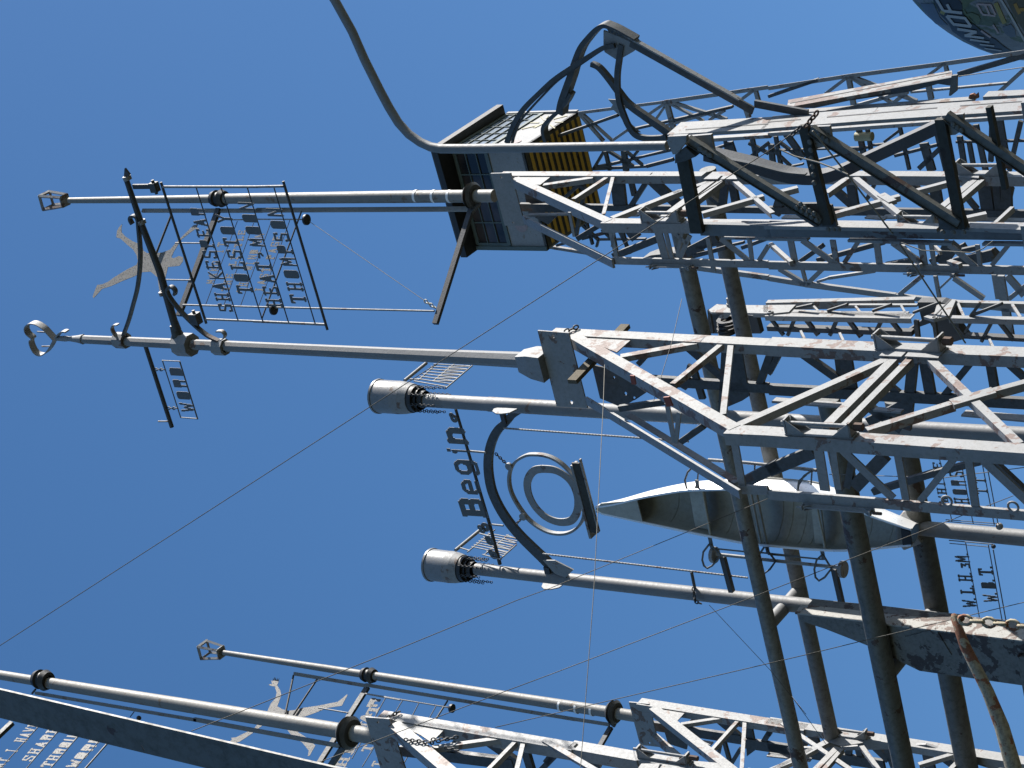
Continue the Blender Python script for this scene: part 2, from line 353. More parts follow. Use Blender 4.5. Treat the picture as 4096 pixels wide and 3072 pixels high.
# planks lying through the head of the tower
PK = PL(B_.F2.at(px('k', 900, 520)), hdir(px('k', 510, 655), px('k', 990, 155)))
PA = PK.at(px('k', 515, 690), -.22); PB = near(PA, PK.g, px('k', 975, 205))
mb = MB().bar(PA, PB, .115, .05, PK.n); solo(mb.obj('wooden_plank', 'wood'), 'weathered wooden plank poked slantwise through the head of the peeling tower', 'plank')

# ================================================================ tower A (right), carries the round mast with lantern
A_ = Tower(px('i', 1100, 633), 22.0, px('i', 1100, 222), px('i', 1100, 940))
TA = thing('lattice_tower', 'clean grey lattice tower before the crane cab, with the lantern mast on its head', 'lattice tower', foot(A_.N), 'steel lattice towers')
T = TA
bars(T, 'chord', 'greyl', A_.F2, 'i', [(-100, 203, 1660, 205, 38)], t=.09, kind='angle', side=-1)
bars(T, 'chord', 'greyl', A_.F2, 'j', [(-500, 205, 600, 200, 36), (600, 200, 2260, 210, 44)], t=.10, kind='angle', side=-1)
bars(T, 'chord', 'grey', A_.F2, 'C', [(190, 100, 1370, 640, 72, .12)], off=.004)
bars(T, 'chord', 'grey', A_.F2, 'i', [(790, 610, 2212, 622, 44, .12)])
bars(T, 'chord', 'grey', A_.F2, 'j', [(0, 622, 2260, 650, 44, .12)])
bars(T, 'chord', 'grey', A_.F1, 'i', [(870, 960, 2212, 992, 58, .035)])
bars(T, 'chord', 'grey', A_.F1, 'j', [(0, 1000, 2260, 1048, 68, .035)])
bars(T, 'chord', 'grey', A_.B2, 'C', [(290, 575, 1420, 1130, 20, .11)])
plate(T, 'head_plate', 'grey', A_.B1, 'Z', holed([(1962, 694), (2042, 692), (2100, 903), (2019, 903)], [(2005, 708, 4.5), (2053, 889, 4)]), .02, .10)
plate(T, 'gusset_plate', 'greyl', A_.F2, 'C', [(150, 75), (645, 80), (510, 185), (330, 180)], .012, -.015)
plate(T, 'rear_gusset', 'dull', A_.B1, 'C', [(300, 260), (560, 330), (560, 590), (370, 590)], .02, -.12)
plate(T, 'rear_gusset', 'dull', A_.B1, 'C', [(440, 600), (560, 545), (740, 560), (610, 690)], .02, -.1)
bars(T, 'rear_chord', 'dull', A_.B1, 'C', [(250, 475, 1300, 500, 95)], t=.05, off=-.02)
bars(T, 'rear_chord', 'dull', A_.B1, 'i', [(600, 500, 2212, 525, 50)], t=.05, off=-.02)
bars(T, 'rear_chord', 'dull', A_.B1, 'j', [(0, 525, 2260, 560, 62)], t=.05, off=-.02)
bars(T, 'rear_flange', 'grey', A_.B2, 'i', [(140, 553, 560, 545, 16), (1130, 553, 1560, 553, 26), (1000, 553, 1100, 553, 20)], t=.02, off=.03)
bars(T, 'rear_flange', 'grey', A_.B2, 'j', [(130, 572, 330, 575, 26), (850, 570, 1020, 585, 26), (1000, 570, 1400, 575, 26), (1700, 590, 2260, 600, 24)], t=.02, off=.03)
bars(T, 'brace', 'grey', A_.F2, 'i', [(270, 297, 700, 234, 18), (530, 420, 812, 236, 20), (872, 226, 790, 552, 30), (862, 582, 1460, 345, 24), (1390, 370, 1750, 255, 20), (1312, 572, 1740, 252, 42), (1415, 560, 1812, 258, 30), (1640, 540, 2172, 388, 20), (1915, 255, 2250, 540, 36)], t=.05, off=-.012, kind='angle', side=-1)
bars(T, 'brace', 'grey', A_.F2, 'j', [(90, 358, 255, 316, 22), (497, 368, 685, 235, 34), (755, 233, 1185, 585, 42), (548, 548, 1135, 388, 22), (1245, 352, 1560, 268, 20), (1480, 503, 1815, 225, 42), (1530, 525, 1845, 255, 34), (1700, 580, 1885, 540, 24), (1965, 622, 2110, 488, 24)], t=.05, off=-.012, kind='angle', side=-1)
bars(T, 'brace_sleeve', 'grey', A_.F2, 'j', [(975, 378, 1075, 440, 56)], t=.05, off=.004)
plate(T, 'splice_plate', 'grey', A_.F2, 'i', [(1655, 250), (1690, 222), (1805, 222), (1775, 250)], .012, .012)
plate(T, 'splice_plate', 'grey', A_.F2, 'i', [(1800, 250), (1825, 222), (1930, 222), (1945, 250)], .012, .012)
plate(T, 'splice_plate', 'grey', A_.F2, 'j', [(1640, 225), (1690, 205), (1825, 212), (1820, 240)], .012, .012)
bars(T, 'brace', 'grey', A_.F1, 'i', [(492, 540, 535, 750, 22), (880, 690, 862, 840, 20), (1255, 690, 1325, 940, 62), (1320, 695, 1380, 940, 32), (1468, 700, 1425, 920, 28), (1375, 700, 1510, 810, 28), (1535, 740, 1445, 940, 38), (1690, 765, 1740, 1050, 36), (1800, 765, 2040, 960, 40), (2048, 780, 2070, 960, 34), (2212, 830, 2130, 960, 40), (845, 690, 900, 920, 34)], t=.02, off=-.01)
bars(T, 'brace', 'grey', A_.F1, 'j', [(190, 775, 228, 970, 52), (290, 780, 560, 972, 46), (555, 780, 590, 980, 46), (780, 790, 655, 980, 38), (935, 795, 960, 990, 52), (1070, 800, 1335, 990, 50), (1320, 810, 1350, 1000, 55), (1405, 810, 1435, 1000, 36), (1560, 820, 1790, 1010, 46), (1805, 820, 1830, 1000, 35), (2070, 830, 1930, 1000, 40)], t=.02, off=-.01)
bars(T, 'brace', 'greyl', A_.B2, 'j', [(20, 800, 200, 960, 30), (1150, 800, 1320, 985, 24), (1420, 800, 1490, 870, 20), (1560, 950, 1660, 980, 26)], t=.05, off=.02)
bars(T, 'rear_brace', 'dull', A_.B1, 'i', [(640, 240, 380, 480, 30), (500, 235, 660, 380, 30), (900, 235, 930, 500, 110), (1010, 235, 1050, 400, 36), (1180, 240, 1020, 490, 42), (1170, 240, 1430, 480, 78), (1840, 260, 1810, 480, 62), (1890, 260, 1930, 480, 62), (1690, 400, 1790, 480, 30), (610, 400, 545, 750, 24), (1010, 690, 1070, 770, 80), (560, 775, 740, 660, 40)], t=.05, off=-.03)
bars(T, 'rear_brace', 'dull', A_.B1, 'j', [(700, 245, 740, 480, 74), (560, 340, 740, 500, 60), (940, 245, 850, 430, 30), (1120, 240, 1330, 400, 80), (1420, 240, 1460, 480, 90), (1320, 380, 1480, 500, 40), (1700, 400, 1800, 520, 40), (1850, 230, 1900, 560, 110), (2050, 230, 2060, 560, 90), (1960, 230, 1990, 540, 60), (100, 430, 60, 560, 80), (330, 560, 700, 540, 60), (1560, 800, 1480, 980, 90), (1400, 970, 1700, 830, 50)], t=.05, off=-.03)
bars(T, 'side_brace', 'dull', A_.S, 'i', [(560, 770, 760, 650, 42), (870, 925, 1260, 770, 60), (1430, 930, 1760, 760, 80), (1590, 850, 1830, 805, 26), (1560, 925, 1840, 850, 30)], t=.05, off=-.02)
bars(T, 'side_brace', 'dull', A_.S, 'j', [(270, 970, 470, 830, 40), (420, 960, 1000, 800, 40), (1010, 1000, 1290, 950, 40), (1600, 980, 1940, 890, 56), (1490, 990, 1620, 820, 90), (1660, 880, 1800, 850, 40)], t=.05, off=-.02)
clamp(T, A_.F2, 'i', 1135, 600, 1480, 605, 40, .016)
clamp(T, A_.F2, 'j', 1140, 635, 1480, 640, 40, .016)
clamp(T, A_.F2, 'j', 1645, 195, 2050, 195, 40, .016)
clamp(T, A_.F1, 'i', 1200, 1000, 1560, 1008, 34, .016)
clamp(T, A_.F1, 'j', 1215, 1062, 1640, 1072, 34, .016)
plate(T, 'joint_block', 'dull', A_.B1, 'i', [(1120, 940), (1200, 910), (1380, 890), (1560, 890), (1600, 930), (1470, 960)], .2, -.1)
plate(T, 'joint_block', 'dull', A_.B1, 'j', [(1530, 1000), (1600, 970), (1760, 960), (1900, 900), (1960, 960), (1700, 1010)], .2, -.1)
plate(T, 'joint_block', 'char', A_.B1, 'j', [(1850, 340), (1950, 290), (2040, 420), (2010, 560), (1900, 560), (1840, 470)], .3, -.15)

# ================================================================ tower E (lower right) and tower F (bottom)
E_ = Tower(px('o', 1560, 1640), 27.2, px('o', 1560, 1175), px('o', 1560, 1900))
TE = thing('lattice_tower', 'distant grey lattice tower at the lower right, crossed by the dark pipes', 'lattice tower', foot(E_.N), 'steel lattice towers')
T = TE
bars(T, 'chord', 'greyl', E_.F2, 'o', [(770, 1080, 2212, 1308, 62)], t=.10, kind='angle', side=-1)
bars(T, 'chord', 'greyl', E_.F2, 'p', [(0, 1245, 1000, 1400, 60), (1000, 1400, 2260, 1600, 68)], t=.10, kind='angle', side=-1)
bars(T, 'chord', 'greyl', E_.F2, 'o', [(890, 1130, 1640, 1720, 72, .12)], off=.004)
bars(T, 'chord', 'grey', E_.F2, 'o', [(1240, 1630, 1560, 1660, 70, .1)])
bars(T, 'chord', 'grey', E_.B2, 'o', [(900, 1370, 1120, 1560, 50, .09)])
plate(T, 'head_plate', 'grey', E_.B1, 'o', holed([(680, 1090), (852, 1105), (945, 1478), (778, 1460)], [(772, 1122, 10), (858, 1445, 9)]), .02, .12)
plate(T, 'gusset_plate', 'greyl', E_.F2, 'o', [(850, 1115), (1185, 1158), (1100, 1250), (1010, 1210)], .012, -.015)
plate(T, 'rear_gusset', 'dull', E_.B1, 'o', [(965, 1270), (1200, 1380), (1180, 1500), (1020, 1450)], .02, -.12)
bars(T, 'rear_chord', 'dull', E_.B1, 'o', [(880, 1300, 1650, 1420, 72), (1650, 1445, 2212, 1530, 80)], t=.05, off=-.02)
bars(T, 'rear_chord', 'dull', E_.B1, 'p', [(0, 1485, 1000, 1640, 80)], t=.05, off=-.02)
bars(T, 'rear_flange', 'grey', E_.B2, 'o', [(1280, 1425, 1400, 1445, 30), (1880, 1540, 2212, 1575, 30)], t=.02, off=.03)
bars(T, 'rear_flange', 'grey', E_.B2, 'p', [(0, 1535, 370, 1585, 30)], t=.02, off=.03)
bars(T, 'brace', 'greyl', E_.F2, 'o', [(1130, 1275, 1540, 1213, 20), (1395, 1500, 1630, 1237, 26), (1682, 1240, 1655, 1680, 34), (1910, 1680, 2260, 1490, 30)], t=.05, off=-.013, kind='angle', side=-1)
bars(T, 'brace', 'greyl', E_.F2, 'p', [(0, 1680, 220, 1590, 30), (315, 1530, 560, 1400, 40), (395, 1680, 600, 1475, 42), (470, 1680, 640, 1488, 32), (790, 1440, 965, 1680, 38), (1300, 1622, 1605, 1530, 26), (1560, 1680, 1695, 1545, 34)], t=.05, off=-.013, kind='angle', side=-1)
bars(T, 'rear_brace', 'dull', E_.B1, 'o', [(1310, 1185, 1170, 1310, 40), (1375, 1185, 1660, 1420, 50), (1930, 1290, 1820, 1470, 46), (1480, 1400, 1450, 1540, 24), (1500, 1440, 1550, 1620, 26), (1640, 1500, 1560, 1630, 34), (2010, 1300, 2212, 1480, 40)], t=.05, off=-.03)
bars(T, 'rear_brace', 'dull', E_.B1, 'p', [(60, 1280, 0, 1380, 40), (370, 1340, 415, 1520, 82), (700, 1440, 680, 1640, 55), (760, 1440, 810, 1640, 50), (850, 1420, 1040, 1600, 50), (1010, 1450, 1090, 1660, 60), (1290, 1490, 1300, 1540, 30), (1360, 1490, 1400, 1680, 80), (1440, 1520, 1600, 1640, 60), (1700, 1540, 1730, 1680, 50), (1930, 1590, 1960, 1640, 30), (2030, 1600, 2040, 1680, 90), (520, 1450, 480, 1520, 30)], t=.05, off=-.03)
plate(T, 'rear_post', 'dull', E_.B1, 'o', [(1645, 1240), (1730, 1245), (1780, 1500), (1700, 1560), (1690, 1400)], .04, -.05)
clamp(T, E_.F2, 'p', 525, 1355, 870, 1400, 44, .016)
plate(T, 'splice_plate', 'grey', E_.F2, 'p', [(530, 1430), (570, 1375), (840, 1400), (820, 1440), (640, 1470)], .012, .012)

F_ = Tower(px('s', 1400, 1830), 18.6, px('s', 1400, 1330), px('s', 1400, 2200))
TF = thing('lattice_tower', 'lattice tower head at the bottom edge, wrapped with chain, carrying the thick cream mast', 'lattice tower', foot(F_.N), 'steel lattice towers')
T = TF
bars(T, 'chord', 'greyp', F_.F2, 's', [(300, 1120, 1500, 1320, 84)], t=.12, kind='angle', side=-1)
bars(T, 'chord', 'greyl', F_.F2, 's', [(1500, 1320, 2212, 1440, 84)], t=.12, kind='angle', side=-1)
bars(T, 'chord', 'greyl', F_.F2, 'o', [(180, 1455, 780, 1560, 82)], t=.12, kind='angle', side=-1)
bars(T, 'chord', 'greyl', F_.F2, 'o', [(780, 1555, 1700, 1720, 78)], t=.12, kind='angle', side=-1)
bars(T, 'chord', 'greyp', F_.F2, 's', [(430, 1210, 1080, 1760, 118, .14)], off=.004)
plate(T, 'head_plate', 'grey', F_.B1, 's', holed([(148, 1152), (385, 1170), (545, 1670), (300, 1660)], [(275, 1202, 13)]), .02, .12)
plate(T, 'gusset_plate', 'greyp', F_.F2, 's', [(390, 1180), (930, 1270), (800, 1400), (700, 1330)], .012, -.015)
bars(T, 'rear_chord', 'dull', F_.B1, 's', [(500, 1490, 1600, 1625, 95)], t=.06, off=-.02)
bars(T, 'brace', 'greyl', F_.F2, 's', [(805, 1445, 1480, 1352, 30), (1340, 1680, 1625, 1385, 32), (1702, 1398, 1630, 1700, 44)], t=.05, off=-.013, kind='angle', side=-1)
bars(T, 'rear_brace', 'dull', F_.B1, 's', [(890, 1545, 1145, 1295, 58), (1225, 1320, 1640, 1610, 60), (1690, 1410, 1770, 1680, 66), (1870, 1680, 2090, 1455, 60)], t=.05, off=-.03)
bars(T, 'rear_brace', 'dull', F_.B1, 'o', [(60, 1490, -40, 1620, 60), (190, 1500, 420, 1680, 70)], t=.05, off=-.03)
clamp(T, F_.F2, 'o', 770, 1540, 1220, 1610, 50, .016)
plate(T, 'splice_plate', 'grey', F_.F2, 'o', [(760, 1659), (790, 1620), (950, 1620), (930, 1665)], .012, .012)
plate(T, 'splice_plate', 'grey', F_.F2, 'o', [(945, 1665), (975, 1625), (1170, 1660), (1150, 1690)], .012, .012)
for (x1, y1, x2, y2) in ((535, 1372, 820, 1405), (800, 1372, 960, 1365), (360, 1160, 490, 1095), (850, 1390, 1060, 1345), (930, 1450, 1065, 1480)):
    MB().chain(F_.F2.at(px('s', x1, y1), .03), F_.F2.at(px('s', x2, y2), .03), .055, .008).obj('chain', 'char', T)
# ================================================================ glyphs
S_ = lambda *p: ('s', p)
F_l = lambda *p: ('f', p)
OB = F_l((.25, 0), (.75, 0), (.95, .06), (1, .16), (1, .84), (.95, .94), (.75, 1), (.25, 1), (.05, .94), (0, .84), (0, .16), (.05, .06))
GL = {
'A': [F_l((-.02, 0), (.36, 1), (.64, 1), (1.02, 0), (.7, 0), (.62, .24), (.38, .24), (.3, 0))],
'B': [F_l((0, 0), (.8, 0), (1, .1), (1, .42), (.86, .52), (.95, .6), (.95, .9), (.8, 1), (0, 1))],
'D': [F_l((0, 0), (.7, 0), (1, .12), (1, .88), (.7, 1), (0, 1))],
'E': [S_((.2, 0), (.2, 1)), S_((0, .07), (.92, .07), (.92, .2)), S_((0, .93), (.92, .93), (.92, .8)), S_((.2, .5), (.7, .5))],
'G': [S_((.9, .75), (.9, .93), (.12, .93), (.12, .07), (.9, .07), (.9, .45), (.55, .45))],
'H': [S_((.2, 0), (.2, 1)), S_((.8, 0), (.8, 1)), S_((.2, .5), (.8, .5)), S_((.05, .04), (.35, .04)), S_((.65, .04), (.95, .04)), S_((.05, .96), (.35, .96)), S_((.65, .96), (.95, .96))],
'I': [S_((.5, 0), (.5, 1)), S_((.12, .05), (.88, .05)), S_((.12, .95), (.88, .95))],
'K': [S_((.18, 0), (.18, 1)), S_((.9, 1), (.22, .48), (.95, 0))],
'L': [S_((.3, 0), (.3, 1)), S_((.05, .06), (.92, .06), (.92, .22)), S_((.1, .96), (.55, .96))],
'M': [S_((.1, 0), (.16, 1), (.5, .3), (.84, 1), (.9, 0))],
'N': [S_((.15, 0), (.15, 1), (.85, 0), (.85, 1))],
'O': [OB],
'P': [F_l((0, .42), (.8, .42), (1, .5), (1, .92), (.8, 1), (0, 1)), S_((.22, 0), (.22, .5)), S_((.05, .04), (.42, .04))],
'R': [F_l((0, .44), (.8, .44), (1, .52), (1, .92), (.8, 1), (0, 1)), S_((.2, 0), (.2, .5)), S_((.8, 0), (.78, .5))],
'S': [S_((.9, .76), (.88, .93), (.14, .93), (.12, .6), (.88, .42), (.88, .07), (.12, .07), (.1, .24))],
'T': [S_((.5, 0), (.5, 1)), S_((.06, .8), (.06, .95), (.94, .95), (.94, .8)), S_((.3, .04), (.7, .04))],
'U': [S_((.12, 1), (.12, .07), (.88, .07), (.88, 1))],
'V': [S_((.08, 1), (.5, .05), (.92, 1))],
'W': [S_((.04, 1), (.24, .05), (.5, .7), (.76, .05), (.96, 1))],
'Y': [S_((.08, 1), (.5, .48), (.92, 1)), S_((.5, .5), (.5, 0))],
'.': [F_l((.2, 0), (.9, 0), (.9, .14), (.2, .14))],
'3': [S_((.2, .62), (.75, .62), (.45, .38), (.75, .3), (.7, .07), (.2, .07))],
'j': [S_((.15, .62), (.6, .6), (.68, .45), (.4, .36))],
'b': [S_((.12, .07), (.12, .93), (.72, .93), (.86, .82), (.86, .6), (.74, .52), (.14, .52)), S_((.74, .5), (.9, .4), (.9, .18), (.78, .07), (.1, .07)), S_((-.04, .06), (.2, .06)), S_((-.04, .94), (.2, .94))],
'e': [S_((.15, .35), (.86, .35), (.86, .5), (.7, .64), (.3, .64), (.14, .5), (.14, .2), (.3, .05), (.84, .05))],
'g': [S_((.82, .3), (.7, .1), (.3, .1), (.14, .24), (.14, .5), (.3, .64), (.7, .64), (.84, .5), (.84, -.12), (.7, -.26), (.25, -.26), (.14, -.16))],
'i': [S_((.5, 0), (.5, .64)), S_((.2, .62), (.5, .62)), F_l((.3, .8), (.8, .8), (.8, .98), (.3, .98))],
'n': [S_((.16, 0), (.16, .68)), S_((.16, .46), (.34, .62), (.7, .62), (.86, .48), (.86, 0))]}
RAST = {}
def raster(ch, hw, asp, W=15, H=30):
    """letter outline sampled on a fine grid, returned as horizontal runs (row, first, last)"""
    k_ = (ch, hw, asp)
    if k_ in RAST: return RAST[k_]
    runs = []
    for j in range(-9, H + 1):
        y = (j + .5) / H; cur = None
        for i in range(-2, W + 2):
            x = (i + .5) / W; hit = False
            for kind, p in GL[ch]:
                if kind == 'f':
                    c = False
                    for a in range(len(p)):
                        (x0, y0), (x1, y1) = p[a - 1], p[a]
                        if (y0 > y) != (y1 > y) and x < (x1 - x0) * (y - y0) / (y1 - y0) + x0: c = not c
                    hit = hit or c
                else:
                    for (x0, y0), (x1, y1) in zip(p, p[1:]):
                        dx, dy = x1 - x0, (y1 - y0) * asp; px_, py_ = x - x0, (y - y0) * asp
                        u = max(0, min(1, (px_ * dx + py_ * dy) / (dx * dx + dy * dy + 1e-9)))
                        if (px_ - u * dx) ** 2 + (py_ - u * dy) ** 2 < hw * hw: hit = True; break
                if hit: break
            if hit: cur = [j, i, i] if cur is None else [j, cur[1], i]
            elif cur: runs.append(cur); cur = None
        if cur: runs.append(cur)
    RAST[k_] = (runs, W, H); return RAST[k_]
def glyph(mb, ch, f, n, t, hw=.14, asp=2.0):
    """f(u,v)->3-D point; u across the letter, v upwards (one unit = cap height)"""
    runs, W, H = raster(ch, hw, asp)
    for j, a, b in runs:
        q = [f(a / W, j / H), f((b + 1) / W, j / H), f((b + 1) / W, (j + 1) / H), f(a / W, (j + 1) / H)]
        mb.box8(q + [p - n * t for p in q])
def word(th, txt, mat, pl, r, x0, y0, x1, y1, hx, hy, wfrac=.66, t=.012, off=0.0, hw=.14, start=0.0):
    """letters with their feet on the image line (x0,y0)-(x1,y1) and their tops offset by (hx,hy)"""
    P = pl.off(off) if off else pl; k = len(txt)
    for i, c in enumerate(txt):
        if c == ' ': continue
        wf = wfrac * (.45 if c == '.' else .62 if c in 'Ii' else 1)
        a0 = (i + start) / k; a1 = a0 + wf / k
        def f(u, v):
            a = a0 + (a1 - a0) * u
            return P.at(px(r, x0 + (x1 - x0) * a + hx * v, y0 + (y1 - y0) * a + hy * v))
        mb = MB(); glyph(mb, c, f, pl.n, t, hw if c not in 'MWNK' else hw * .85); o = mb.obj('letter', mat, th)
def taper(th, name, mat, pts, rpx, pl, r, seg=20):
    P = [pl.at(px(r_, x, y)) for r_, x, y in pts]
    if name == 'pole': d_ = (P[-1] - P[0]).normalized(); P = [P[0] + d_ * (p - P[0]).dot(d_) for p in P]
    rr = [m_of(w_, p) for w_, p in zip(rpx, P)]
    return MB().tube(P, rr, seg).obj(name, mat, th), P
def lantern(th, pl, base, top, rb, rt, mat='grey', rot=.35):
    A, B = pl.at(base), pl.at(top); b, t = m_of(rb, A), m_of(rt, B); B = V((A.x * .5 + B.x * .5, A.y, B.z)); A = V((A.x, A.y, A.z))
    def c(P, R, k): a = rot + pi / 2 * k; return P + V((cos(a), sin(a), 0)) * R
    s_ = b * .36
    plb = MB(); plb.bar(A - UPW * .02, A + UPW * .03, b * 1.45, b * 1.45, V((cos(rot + pi / 4), sin(rot + pi / 4), 0)), .5)
    plb.obj('lantern_base', mat, th)
    for k in range(4):
        for (P, Q) in ((c(A, b, k), c(B, t, k)), (c(B, t, k), c(B, t, k + 1)), (c(A, b, k), c(A, b, k + 1))):
            e = (Q - P).normalized() * s_ * .3
            MB().bar(P - e, Q + e, s_, s_, (P + Q) / 2 - (A + B) / 2, .5).obj('frame_bar', mat, th)
def ring_clamp(th, P, r, mat='dark', hgt=1.0):
    MB().lathe(P - UPW * .02 * hgt, UPW, [(0, r * 1.05), (0, r * 1.7), (.04 * hgt, r * 2.1), (.055 * hgt, r * 1.5), (.09 * hgt, r * 1.5), (.10 * hgt, r * 1.95), (.14 * hgt, r * 1.6), (.14 * hgt, r * .98)], 28).obj('collar', mat, th)
# ================================================================ round mast on tower A with its perforated sign
MP = PL(A_.B1.at(px('b', 2000, 395), -.12), XW)
t = thing('round_mast', 'round mast with an open box lantern, on the clean tower before the crane cab', 'mast', foot(MP.P), 'round masts with box lanterns'); MASTA = t
_, Pm = taper(t, 'pole', 'mast', [('b', 2060, 396), ('b', 1300, 400), ('b', 0, 412), ('a', 1950, 415), ('a', 1900, 416), ('a', 600, 436)], [26, 25.5, 21.5, 20.5, 17.5, 11.8], MP, 'a')
ring_clamp(t, MP.at(px('a', 1930, 418)), m_of(19, MP.P), 'dark', 1.7)
ring_clamp(t, MP.at(px('b', 1890, 397)), m_of(27, MP.P), 'dull', .9)
for x in (1390, 1545, 1680):
    P = MP.at(px('b', x, 400)); MB().lathe(P, UPW, [(-.02, m_of(25.8, P)), (-.018, m_of(26.8, P)), (.018, m_of(26.8, P)), (.02, m_of(25.8, P))], 32).obj('white_band', 'weld', t)
lantern(t, MP, px('a', 560, 436), px('a', 400, 438), 26, 40)
SD1 = hdir(px('b', 1870, 470), px('b', 1540, 1490)); S1 = PL(MP.at(px('b', 1860, 480)) - SD1 * 0, SD1)
t = thing('perforated_sign', 'perforated sign with a tumbling human silhouette, beside the upper lantern mast', 'sign', tuple(S1.P), 'perforated signs on the masts'); SG1 = t
bars(t, 'arm', 'char', S1, 'b', [(1865, 460, 1540, 1495, 38)], t=.05)
bars(t, 'arm', 'char', S1, 'a', [(1880, 500, 1535, 1425, 34)], t=.05)
plate(t, 'bracket', 'dull', S1, 'b', [(1850, 330), (1900, 400), (1890, 470), (1935, 460), (1860, 540), (1840, 520)], .04, .02)
bars(t, 'upright', 'mast', S1, 'a', [(1225, 520, 2260, 520, 30)], t=.03, off=-.02)
bars(t, 'upright', 'mast', S1, 'b', [(0, 516, 1850, 505, 36)], t=.03, off=-.02)
tubes(t, 'rail', 'grey', S1, 'a', [(1580, 1338, 2212, 1356, 16), (1515, 803, 1790, 806, 13), (1410, 1120, 1650, 1125, 13), (2000, 603, 2212, 600, 11)], 8)
tubes(t, 'rail', 'grey', S1, 'b', [(0, 1356, 1540, 1392, 17), (0, 598, 430, 600, 12)], 8)
tubes(t, 'rail', 'char', S1, 'u', [(1400, 290, 960, 1480, 18), (690, 400, 340, 1320, 8), (870, 420, 540, 1330, 8), (1055, 430, 725, 1335, 8), (1270, 390, 925, 1340, 8)], 8)
tubes(t, 'brace', 'char', S1, 'a', [(1480, 560, 1345, 905, 20)], 8)
for (r_, x, y) in (('b', 438, 602), ('b', 155, 1378)):
    P = S1.at(px(r_, x, y)); MB().lathe(P - UPW * .01, UPW, [(0, .001), (0, .075), (.03, .075), (.05, .04), (.05, .001)], 20).obj('disc_weight', 'dark', t)
FIG1 = [(1710, 640), (1670, 650), (1640, 680), (1580, 740), (1520, 800), (1470, 860), (1400, 885), (1330, 890), (1270, 890), (1240, 870), (1225, 820), (1150, 790), (1080, 745), (1050, 710), (1048, 670), (1055, 640), (1030, 665), (1010, 700), (1005, 755), (1040, 765), (1100, 820), (1150, 860), (1180, 910), (1190, 960), (1180, 990), (1100, 1030), (1000, 1090), (930, 1140), (880, 1160), (840, 1165), (820, 1210), (800, 1265), (808, 1280), (850, 1235), (880, 1200), (960, 1175), (1060, 1130), (1150, 1095), (1230, 1055), (1300, 1050), (1360, 1100), (1370, 1170), (1380, 1240), (1400, 1240), (1410, 1180), (1430, 1100), (1450, 1010), (1500, 1005), (1550, 1000), (1580, 960), (1580, 925), (1545, 915), (1500, 935), (1480, 925), (1500, 880), (1530, 830), (1570, 770), (1640, 715), (1690, 680), (1720, 680), (1700, 665)]
plate(t, 'figure_silhouette', 'perfl', S1, 'a', FIG1, .006, -.03)
word(t, 'MAKE IT', 'perfl', S1, 'u', 430, 1090, 570, 610, -85, 0, .62, .006)
word(t, 'THE LITTLE', 'perfl', S1, 'u', 590, 1170, 790, 480, -78, 0, .66, .006)
word(t, 'THE WIND IN', 'perfl', S1, 'u', 770, 1180, 990, 520, -90, 0, .7, .006)
word(t, 'LAST PAGE', 'perfl', S1, 'u', 970, 1170, 1190, 540, -90, 0, .66, .006)
A_c, B_c = S1.at(px('b', 465, 620)), S1.at(px('b', 1455, 1300))
solo(MB().tube([A_c, B_c], .004, 6).obj('guy_wire', 'rope'), 'thin pale wire slanting from the black disc to the arm end below it', 'wire', 'thin steel cables')
MB().chain(B_c, S1.at(px('b', 1550, 1365)), .07, .009).obj('chain', 'alui', t)

# ================================================================ octagonal heart mast on tower B with the names sign
HP = PL(B_.B1.at(px('k', 120, 520), .28), XW)
t = thing('heart_mast', 'faceted mast topped by a bent steel heart, standing on the peeling tower', 'mast', foot(HP.P)); HM = t
_, Ph = taper(t, 'pole', 'pole', [('k', 120, 520), ('d', 1000, 115), ('c', 1900, 400), ('c', 1280, 362), ('c', 720, 340)], [33, 26, 22, 19.5, 17], HP, 'c', 8)
for me in [t.children[0].data]:
    me.polygons.foreach_set('use_smooth', [False] * len(me.polygons))
taper(t, 'pole_tip', 'grey', [('c', 720, 340), ('c', 670, 337), ('c', 600, 335), ('c', 560, 334), ('c', 490, 333)], [21, 15, 10, 12, 9], HP, 'c', 8)
mb = MB(); P0, P1, P2 = HP.at(px('k', -10, 520)), HP.at(px('k', 110, 520)), HP.at(px('k', 290, 560))
def rect(P, a, b): return [P + V(q) for q in ((-a, -b, 0), (a, -b, 0), (a, b, 0), (-a, b, 0))]
vs = []
for P, a, b in ((HP.at(px('k', 80, 525)), m_of(34, P0), m_of(34, P0)), (HP.at(px('k', 190, 540)), m_of(50, P0), m_of(46, P0)), (HP.at(px('k', 310, 560)), m_of(55, P0), m_of(50, P0))):
    mt = Matrix.Rotation(-YAW, 3, 'Z'); vs += [P + mt @ (q - P) for q in rect(P, a, b)]
mb.add(vs, [(i + 4 * k, (i + 1) % 4 + 4 * k, (i + 1) % 4 + 4 * k + 4, i + 4 * k + 4) for k in (0, 1) for i in range(4)] + [(0, 1, 2, 3), (11, 10, 9, 8)])
mb.obj('base_shoe', 'grey', t)
